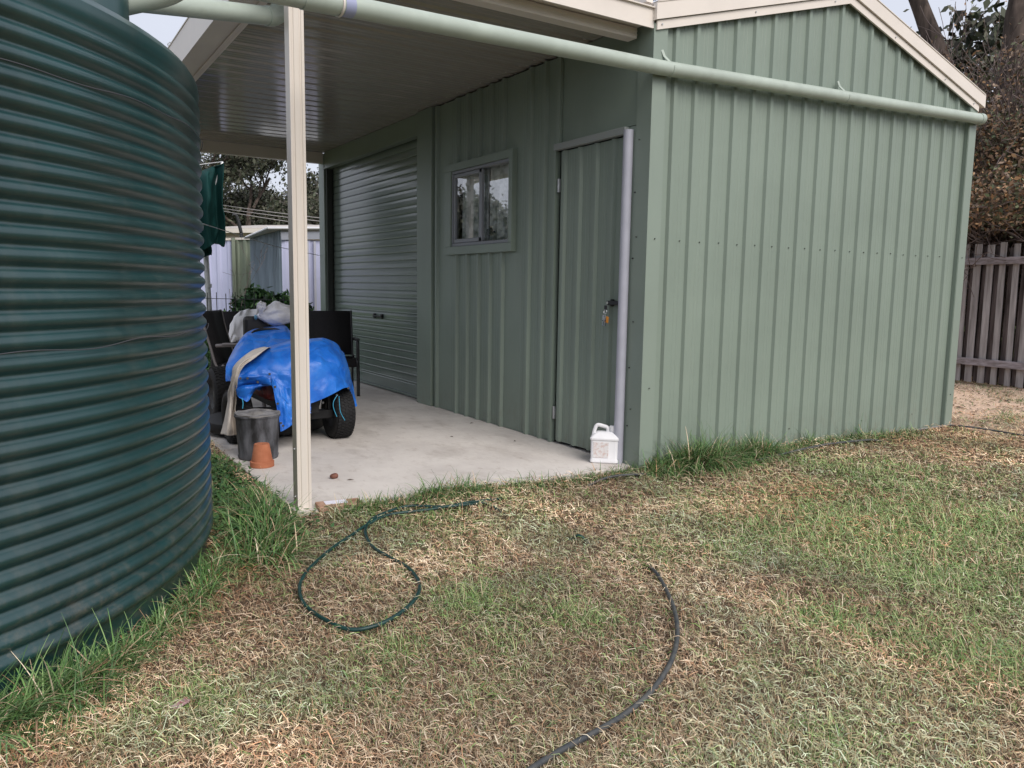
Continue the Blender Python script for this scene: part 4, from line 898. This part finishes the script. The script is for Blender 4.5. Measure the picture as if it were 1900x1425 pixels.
# brown-leaved shrubs and trunks beyond the paling fence
BRN = np.array([[.20,.125,.08],[.28,.17,.10],[.14,.10,.07],[.12,.13,.07],[.34,.20,.10],[.10,.10,.06],[.24,.17,.12],[.09,.11,.055]])
TWIG = mat('twigs', (.10,.075,.07), .9, .2, 0, 8, col2=(.20,.16,.15))
for k, (x_, y_, h, dn) in enumerate(((9.0, 3.2, 4.4, 20), (8.9, 1.9, 4.6, 22), (9.0, .5, 4.7, 20), (10.2, 4.0, 5.0, 20), (10.4, 2.4, 5.6, 20), (9.2, 4.9, 4.4, 18))):
    b = Vector((x_, y_, -.1)); o = empty('shrub', b, ['twiggy brown-leaved shrub hard against the shed corner', 'brown and orange leaved shrub behind the middle of the paling fence', 'olive and brown shrub at the right edge above the fence', 'thin twiggy shrub behind, under the leaning trunk', 'tall brown shrub farthest back at the right edge', 'bare-topped shrub mostly behind the shed gable'][k], 'shrub', 'half-bare shrubs behind the paling fence')
    rng = random.Random(100+k); t = MB(); tips = []
    for j in range(7): grow(t, b+Vector((rng.uniform(-.4,.4), rng.uniform(-.5,.5), 0)), Vector((rng.uniform(-.35,.35), rng.uniform(-.45,.45), 1)), h*.42, .035, 4, tips, rng, .5, (3,5), .62, .06, .18, .0045)
    t.build('stems', TWIG, o); leafmesh('crown', [q for q in tips if (q.z > 2.0 or q.x > 8.6) and rng.random() < (.95 if q.z < 2.6 else (.40 if q.z < 3.5 else .14))], dn//3 if k > 2 else dn//2, .13, .040, BRN, o, 1.5)
# darker evergreens behind them
DG = np.array([[.045,.055,.035],[.06,.065,.04],[.035,.04,.028],[.08,.075,.05]])
for k, (x_, y_, h) in enumerate(((11.3, 1.2, 4.4), (11.6, 3.0, 3.5), (11.8, 4.8, 3.0), (11.2, -.8, 4.8))):
    b = Vector((x_, y_, -.1)); o = empty('evergreen_shrub', b, ['dense dark shrub in shade behind the brown shrubs, right edge', 'dense dark shrub behind the middle brown shrubs', 'dense dark shrub low behind the shed corner', 'dense dark shrub beyond the right edge'][k], 'shrub', 'dark shrubs at the back')
    rng = random.Random(140+k); t = MB(); tips = []
    for j in range(6): grow(t, b, Vector((rng.uniform(-.7,.7), rng.uniform(-.7,.7), 1)), h*.36, .06, 3, tips, rng, .6, (3,4), .65, .08, .15)
    t.build('stems', TWIG, o); leafmesh('crown', tips, 60, .30, .08, DG, o)
def leaning(px0, py0, px1, py1, D, r, lab):
    b = atd(px1, py1, D); t0 = atd(px0, py0, D); dirv = (t0-b); k = (b.z+.2)/dirv.z; base = b - dirv*k; top = t0 + dirv*2.2
    o = empty('gum_tree', base, lab, 'tree'); m_ = MB(); pts = smooth_path([base+Vector((0,0,-.1)), base.lerp(b, .5)+Vector((.1,0,0)), b, t0, top], 6); N = len(pts)
    m_.tube(pts, [r*1.25*(1-.45*i/N) for i in range(N)], 12); tips = []; rng = random.Random(int(px0))
    for j in range(3): grow(m_, pts[-1-j], Vector((rng.uniform(-1,1), rng.uniform(-1,1), .6)), 1.8, r*.4, 3, tips, rng, .6, (2,3), .6, .1)
    m_.build('trunk', BARK, o, smooth=True); leafmesh('crown', tips, 46, .35, .085, GUM, o)
leaning(1703, 0, 1738, 92, 15.5, .155, 'thick rough gum trunk leaning left above the gable end')
leaning(1893, 0, 1886, 60, 15.0, .19, 'thick gum trunk at the top right corner')
tree('gum_tree', gpos(1140, 480, 20), 8.8, .17, 'gum tree crown just showing over the carport roof edge', 'tree', GUM, 201, depth=4, per=20, sig=.3, size=.15)
tree('gum_tree', gpos(1650, 480, 22), 9.0, .18, 'leafy gum tree showing past the apex of the shed roof', 'tree', GUM, 202, depth=4, per=20, sig=.3, size=.15)

# ------------------------------------------------------------------ paling fence on the right
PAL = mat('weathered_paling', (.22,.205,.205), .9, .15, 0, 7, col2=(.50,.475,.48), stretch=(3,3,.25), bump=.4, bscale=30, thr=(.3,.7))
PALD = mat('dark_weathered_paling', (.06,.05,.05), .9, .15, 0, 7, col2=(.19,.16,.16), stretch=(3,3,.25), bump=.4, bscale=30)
RAIL = mat('weathered_rail', (.20,.178,.175), .9, .15, 0, 10, col2=(.44,.40,.44), stretch=(.6,.6,3), bump=.4, bscale=30)
fA = Vector((7.05, -1.6, 0)); fB = Vector((7.62, 3.6, 0)); fu = (fB-fA).normalized(); fn = Vector((-fu.y, fu.x, 0))
fc = empty('paling_fence', fA.lerp(fB, .5), 'weathered grey timber paling fence with two rails at the right', 'fence')
m1, m2 = MB(), MB(); s = 0; L = (fB-fA).length; i = 0; rng = random.Random(5)
while s < L:
    wd_ = rng.uniform(.07, .095); h = 1.80+rng.uniform(-.03,.03); c_ = fA + fu*(s+wd_/2) - fn*(-.018); tl = rng.uniform(-.012,.012)
    m1.obox(c_+Vector((0,0,h/2-.04)), fu*(wd_/2), -fn*.009, Vector((0,0,h/2))+fu*tl)
    g_ = s+wd_; gap = rng.uniform(.07, .10); q = g_-.01
    if rng.random() < .93:
        h2 = 1.77+rng.uniform(-.08,.02); w2 = gap*rng.uniform(.6,1.0); c_ = fA + fu*(g_+gap/2+rng.uniform(-.01,.01)) - fn*(.03)
        m2.obox(c_+Vector((0,0,h2/2-.03)), fu*(w2/2+.01), fn*.008, Vector((0,0,h2/2)))
    s = g_+gap; i += 1
    if i > 80: break
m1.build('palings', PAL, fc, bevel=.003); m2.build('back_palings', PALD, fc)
for zc in (1.545, .235):
    m_ = MB(); m_.obox((fA.lerp(fB, .5))+fn*.052+Vector((0,0,zc)), fu*(L/2), fn*.022, (0,0,.045)); m_.build('rail', RAIL, fc, bevel=.004)

# brush screen sticks between the palings
m_ = MB(); rng = random.Random(9)
for k in range(700):
    t = rng.random()*L; p = fA+fu*t-fn*(.06+rng.random()*.04); h = 1.3+.42*rng.random()
    m_.bar(p+Vector((0,0,-.05)), p+fu*rng.uniform(-.06,.06)+Vector((0,0,h)), .006)
tag(m_.build('brush_screen', mat('brush_sticks', (.05,.04,.035), .9, .1, .4, 12)), 'thin dark brushwood sticks standing behind the paling fence', 'brush screen', kind='stuff')
# leaf litter on the sandy ground
x = RNG.uniform(3.8, 7.4, 2200); y = RNG.uniform(-.8, 3.2, 2200); n = len(x)
V7, F7, C7 = clip_strips(x, y, gz(x, y)+.004, .02+.05*RNG.random(n), .006+.012*RNG.random(n), RNG.random(n)*6.28, RNG.random(n)-.5, RNG.random(n)*.5, pick(np.array([[.18,.12,.08],[.30,.20,.12],[.12,.09,.07],[.40,.32,.22],[.10,.13,.05]]), n))
tag(place(npmesh('leaf_litter', V7, F7, BLADE, C7), 'leaf_litter', None), 'brown dead leaves littering the sandy soil in front of the paling fence', 'leaf litter', kind='stuff')

# ------------------------------------------------------------------ back yard seen under the carport
LAV = mat('pale_blue_steel', (.48,.50,.68), .45, .4, .04, 2); SAGE = mat('sage_steel', (.17,.20,.15), .5, .35, .05, 2)
def ribline(m_, a, b, z0, z1, pitch=.1, h=.012, off=0):
    a, b = Vector(a), Vector(b); L_ = (b-a).length; u = (b-a)/L_; nn = Vector((u.y, -u.x, 0))
    pr_ = rib_profile(L_, pitch, .02+off, pitch*.25, pitch*.1, h)
    sheet(m_, pr_, z0, z1, lambda s, d, z: a+u*s+nn*d+Vector((0,0,z)))
def gpt(px, D): p = atd(px, 480, D); return Vector((p.x, p.y, 0))
FL, FM, FR_ = gpt(-250, 21), gpt(437, 16), gpt(480, 15.6)
sf = empty('steel_fence', FM, 'pale blue and sage green steel sheet fence at the back of the yard', 'fence')
m_ = MB(); ribline(m_, FL, FM, .2, 1.93, .22, .03); m_.build('blue_panel', LAV, sf)
m_ = MB(); ribline(m_, FM, FR_, .2, 1.94, .2, .03); m_.build('green_panel', SAGE, sf)
m_ = MB(); m_.bar(FM+Vector((-.05,-.06,.2)), FM+Vector((-.05,-.06,1.97)), .06); m_.build('post', SAGE, sf)
m_ = MB(); m_.bar(FL+Vector((0,-.03,1.95)), FM+Vector((0,-.03,1.95)), .06, .04); m_.bar(FM+Vector((0.02,-.03,1.96)), FR_+Vector((0,-.03,1.96)), .06, .04); m_.build('top_rail', CREAM, sf)
# corrugated garden shed
S1, S2, S3 = gpt(466, 15.2), gpt(523, 12.9), gpt(640, 13.3)
gs = empty('corrugated_shed', S2, 'small galvanised corrugated garden shed with pale blue front behind the carport', 'shed')
CORR = mat('old_corrugated_iron', (.13,.17,.20), .5, .4, 0, 3, col2=(.22,.28,.33), stretch=(1,1,.3))
m_ = MB(); ribline(m_, S1, S2, .3, 1.95, .105, .02); m_.build('side_wall', CORR, gs)
m_ = MB(); ribline(m_, S2, S3, .3, 1.82, .32, .02); m_.build('front_wall', LAV, gs)
m_ = MB(); m_.bar(S2+Vector((-.02,-.04,1.86)), S3+Vector((0,-.04,1.93)), .03, .12); m_.build('fascia', mat('grey_fascia', (.28,.30,.35), .5), gs)
m_ = MB(); a = S1+Vector((-.12,.0,1.93)); b = S2+Vector((-.25,-.15,1.96)); c_ = S3+Vector((0,-.1,2.03)); d_ = S1+(S3-S2)+Vector((0,0,2.04))
# corrugated roof slab
nn_ = 22; V = []
for i in range(nn_*2+1):
    t = i/(nn_*2); z_ = .018*(i % 2); p = a.lerp(b, t); q = d_.lerp(c_, t); V += [p+Vector((0,0,z_)), q+Vector((0,0,z_))]
m_.add(V, [(2*i, 2*i+1, 2*i+3, 2*i+2) for i in range(nn_*2)]); m_.build('roof', mat('white_roof', (.66,.66,.68), .5), gs, solid=.02)
m_ = MB()
for px in (570, 583): p = gpt(px, 13.05); m_.bar(p+Vector((0,-.02,.3)), p+Vector((0,-.02,1.8)), .035)
m_.build('frame_strips', GREY, gs)
# cream house
h1, h2 = gpt(395, 30), gpt(640, 27.5); hu = (h2-h1).normalized(); hn = Vector((-hu.y, hu.x, 0))
hs = empty('house', h1.lerp(h2, .5), 'cream house with low pale roof beyond the back fence', 'house')
m_ = MB(); L_ = (h2-h1).length; m_.obox(h1.lerp(h2,.5)+hn*3+Vector((0,0,1.6)), hu*(L_/2), hn*3, (0,0,1.35)); m_.build('wall', mat('cream_render', (.58,.48,.42), .8, .2), hs)
m_ = MB(); e0 = h1-hu*.3-hn*.4; e1 = h2+hu*.3-hn*.4; r0 = h1+hn*3; r1 = h2+hn*3; f0 = h1-hu*.3+hn*6.4; f1 = h2+hn*6.4
m_.add([e0+Vector((0,0,2.98)), e1+Vector((0,0,2.98)), r1+Vector((0,0,3.35)), r0+Vector((0,0,3.35)), f0+Vector((0,0,2.98)), f1+Vector((0,0,2.98))], [(0,1,2,3),(3,2,5,4)]); m_.build('roof', mat('pale_roof', (.50,.46,.43), .6), hs, solid=.1)
m_ = MB(); m_.bar(e0+Vector((0,0,2.93)), e1+Vector((0,0,2.93)), .1, .14); m_.build('gutter', CREAM, hs)
p = h1.lerp(h2, .14); m_ = MB(); m_.obox(p-hn*.02+Vector((0,0,2.4)), hu*.22, hn*.04, (0,0,.35)); wf_ = m_.build('window', CREAM, hs)
m_ = MB(); m_.obox(p-hn*.05+Vector((0,0,2.4)), hu*.16, hn*.03, (0,0,.29)); m_.build('pane', mat('dark_pane', (.03,.035,.04), .1, .6), wf_)
# vent pipe by the house, power lines
p = atd(448, 447, 24); q = atd(447, 430, 24); q2 = atd(439, 402, 24)
m_ = MB(); m_.tube(smooth_path([Vector((p.x, p.y, .4)), p, q, q2, q2+Vector((-.1,0,.05))], 5), .05, 8); tag(m_.build('vent_pipe', BLACK, smooth=True), 'bent black vent pipe in front of the cream house', 'pipe')
for k, (a_, b_) in enumerate((((370,368),(640,405)), ((370,374),(640,411)), ((370,378),(640,421)))):
    p = atd(*a_, 33); q = atd(*b_, 33); pts = []
    for i in range(25): t = i/24; v = (p-(q-p)*.6).lerp(q+(q-p)*.4, t); v.z -= .25*(1-(2*t-1)**2)*.6; pts.append(v)
    m_ = MB(); m_.tube(pts, .014, 5); tag(m_.build('power_line', mat('cable', (.30,.29,.29), .6), smooth=True), ['topmost power line crossing before the gum trees', 'middle power line crossing before the gum trees', 'lowest power line crossing before the gum trees'][k], 'power line', 'power lines before the trees')
# clothes hoist with green shade cloth
hp = atd(392, 600, 11.2); hb = Vector((hp.x, hp.y, float(gz(hp.x, hp.y))))
ch = empty('clothes_hoist', hb, 'grey metal clothes hoist post standing on the grass behind the slab', 'clothes line')
m_ = MB(); m_.tube([hb+Vector((0,0,-.05)), hb+Vector((-.06,.02,2.2))], .035, 12); m_.tube([hb+Vector((-.02,.01,.9)), hb+Vector((-.02,.01,.95))], .045, 12); m_.build('post', ZINC, ch, smooth=True, auto=40)
tipA = atd(413, 300, 10.9); m_ = MB(); m_.tube([hb+Vector((-.06,.02,1.7)), tipA], .018, 8); m_.tube([hb+Vector((-.06,.02,1.7)), hb+Vector((-1.3,.4,2.25))], .018, 8); m_.tube([tipA, hb+Vector((-1.3,.4,2.25))], .006, 6); m_.build('arm', ZINC, ch, smooth=True)
SC = mat('green_shade_cloth', (.003,.028,.026), .75, .2, 0, 9, col2=(.006,.048,.046), bump=.3, bscale=40, stretch=(1,1,.2))
def G2(rows): return [[atd(px, py, D) for (px, py, D) in r_] for r_ in rows]
sc1 = cloth('shade_cloth', G2([
 [(340,326,11.0),(362,322,11.0),(385,314,11.0),(400,307,10.9),(414,303,10.8)],
 [(342,345,10.8),(364,336,10.95),(386,326,10.8),(402,320,10.95),(415,312,10.8)],
 [(344,380,10.8),(366,380,11.0),(387,378,10.75),(402,376,11.0),(414,372,10.8)],
 [(346,430,10.85),(368,430,11.0),(388,425,10.8),(403,420,11.0),(416,418,10.85)],
 [(350,462,10.8),(370,466,10.95),(389,458,10.85),(402,450,10.95),(418,457,10.85)]]), SC, wr=.02, seed=15, solid=.01)
tag(sc1, 'dark green shade cloth hung over the clothes hoist arm', 'shade cloth')
sc2 = cloth('shade_cloth', G2([[(362,440,11.1),(372,442,11.1),(384,440,11.1),(392,442,11.1)],[(364,462,11.1),(374,462,11.0),(384,460,11.1),(394,458,11.1)],[(366,480,11.1),(374,478,11.0),(386,474,11.1),(397,470,11.1)]]), SC, wr=.02, seed=18, solid=.01)
tag(sc2, 'lower torn flap of green shade cloth on the clothes hoist post', 'shade cloth')
p = atd(360, 410, 6.2); q = at(592, 474, 0, -.012)
m_ = MB(); m_.tube([p, p.lerp(q,.5)+Vector((0,0,-.03)), q], .0035, 6); tag(m_.build('rope', mat('white_rope', (.6,.6,.6), .7)), 'thin white line strung from the tank to the shed corner', 'rope')
# citrus shrub
b = gpos(500, 560, 11.9); o = empty('citrus_shrub', b, 'small glossy green leafy shrub against the corrugated shed', 'shrub')
rng = random.Random(300); t = MB(); tips = []
for j in range(7): grow(t, Vector(b), Vector((rng.uniform(-.7,.7), rng.uniform(-.7,.7), 1)), .40, .014, 3, tips, rng, .6, (3,5), .65, .05)
t.build('stems', BARK, o); tips = [q for q in tips if q.z < 1.16]
leafmesh('crown', tips, 9, .05, .055, np.array([[.02,.06,.02],[.04,.10,.03],[.015,.04,.015],[.08,.15,.05]]), o, 1.7)
# bare sapling
b = Vector(gpos(384, 560, 11.6)); t = MB(); tips = []; rng = random.Random(302); grow(t, b, Vector((.5,-.2,1)), .75, .012, 4, tips, rng, .6, (2,3), .6, .03, .15, .0022)
tag(t.build('bare_sapling', TWIG), 'leafless twiggy sapling in front of the pale blue fence', 'sapling')
# wire mesh fence
WI = mat('rusty_wire', (.03,.03,.035), .6); A_ = atd(385, 560, 10); B_ = atd(465, 562, 9.6)
wf = empty('wire_fence', (A_+B_)/2, 'low dark wire mesh fence in front of the pale blue steel fence', 'fence'); u = (B_-A_); zb = .33
m_ = MB()
for k in range(-3, 9):
    p = A_+u*(k/4.6); m_.tube([Vector((p.x,p.y,zb)), Vector((p.x,p.y,1.0+.03*math.sin(k*3)))], .005, 6)
m_.build('stakes', WI, wf)
m_ = MB()
for z_ in (.93, .77, .60): m_.tube([Vector((*(A_-u*.6).xy, z_)), Vector((*(B_+u*.9).xy, z_+.0))], .004, 6)
m_.build('wires', WI, wf)
# green shrubs on the bank (bushy ground cover behind the chairs)
n = 16000; x = RNG.uniform(-2.6, .9, n); y = RNG.uniform(6.0, 8.2, n); hh = RNG.random(n)*(.10+.18*vnoise(x, y, 2, 30))
V8, F8, C8 = blades(x, y, gz(x, y)+hh*.8, .04+.05*RNG.random(n), .02+.02*RNG.random(n), .3+1.2*RNG.random(n), RNG.random(n)*6.283, RNG.random(n), pick(np.array([[.06,.15,.03],[.09,.21,.05],[.04,.11,.025],[.13,.25,.07]]), n), 2)
tag(place(npmesh('ground_cover', V8, F8, LEAF, C8), 'ground_cover', None), 'bright green leafy ground cover on the bank behind the slab', 'ground cover', kind='stuff')
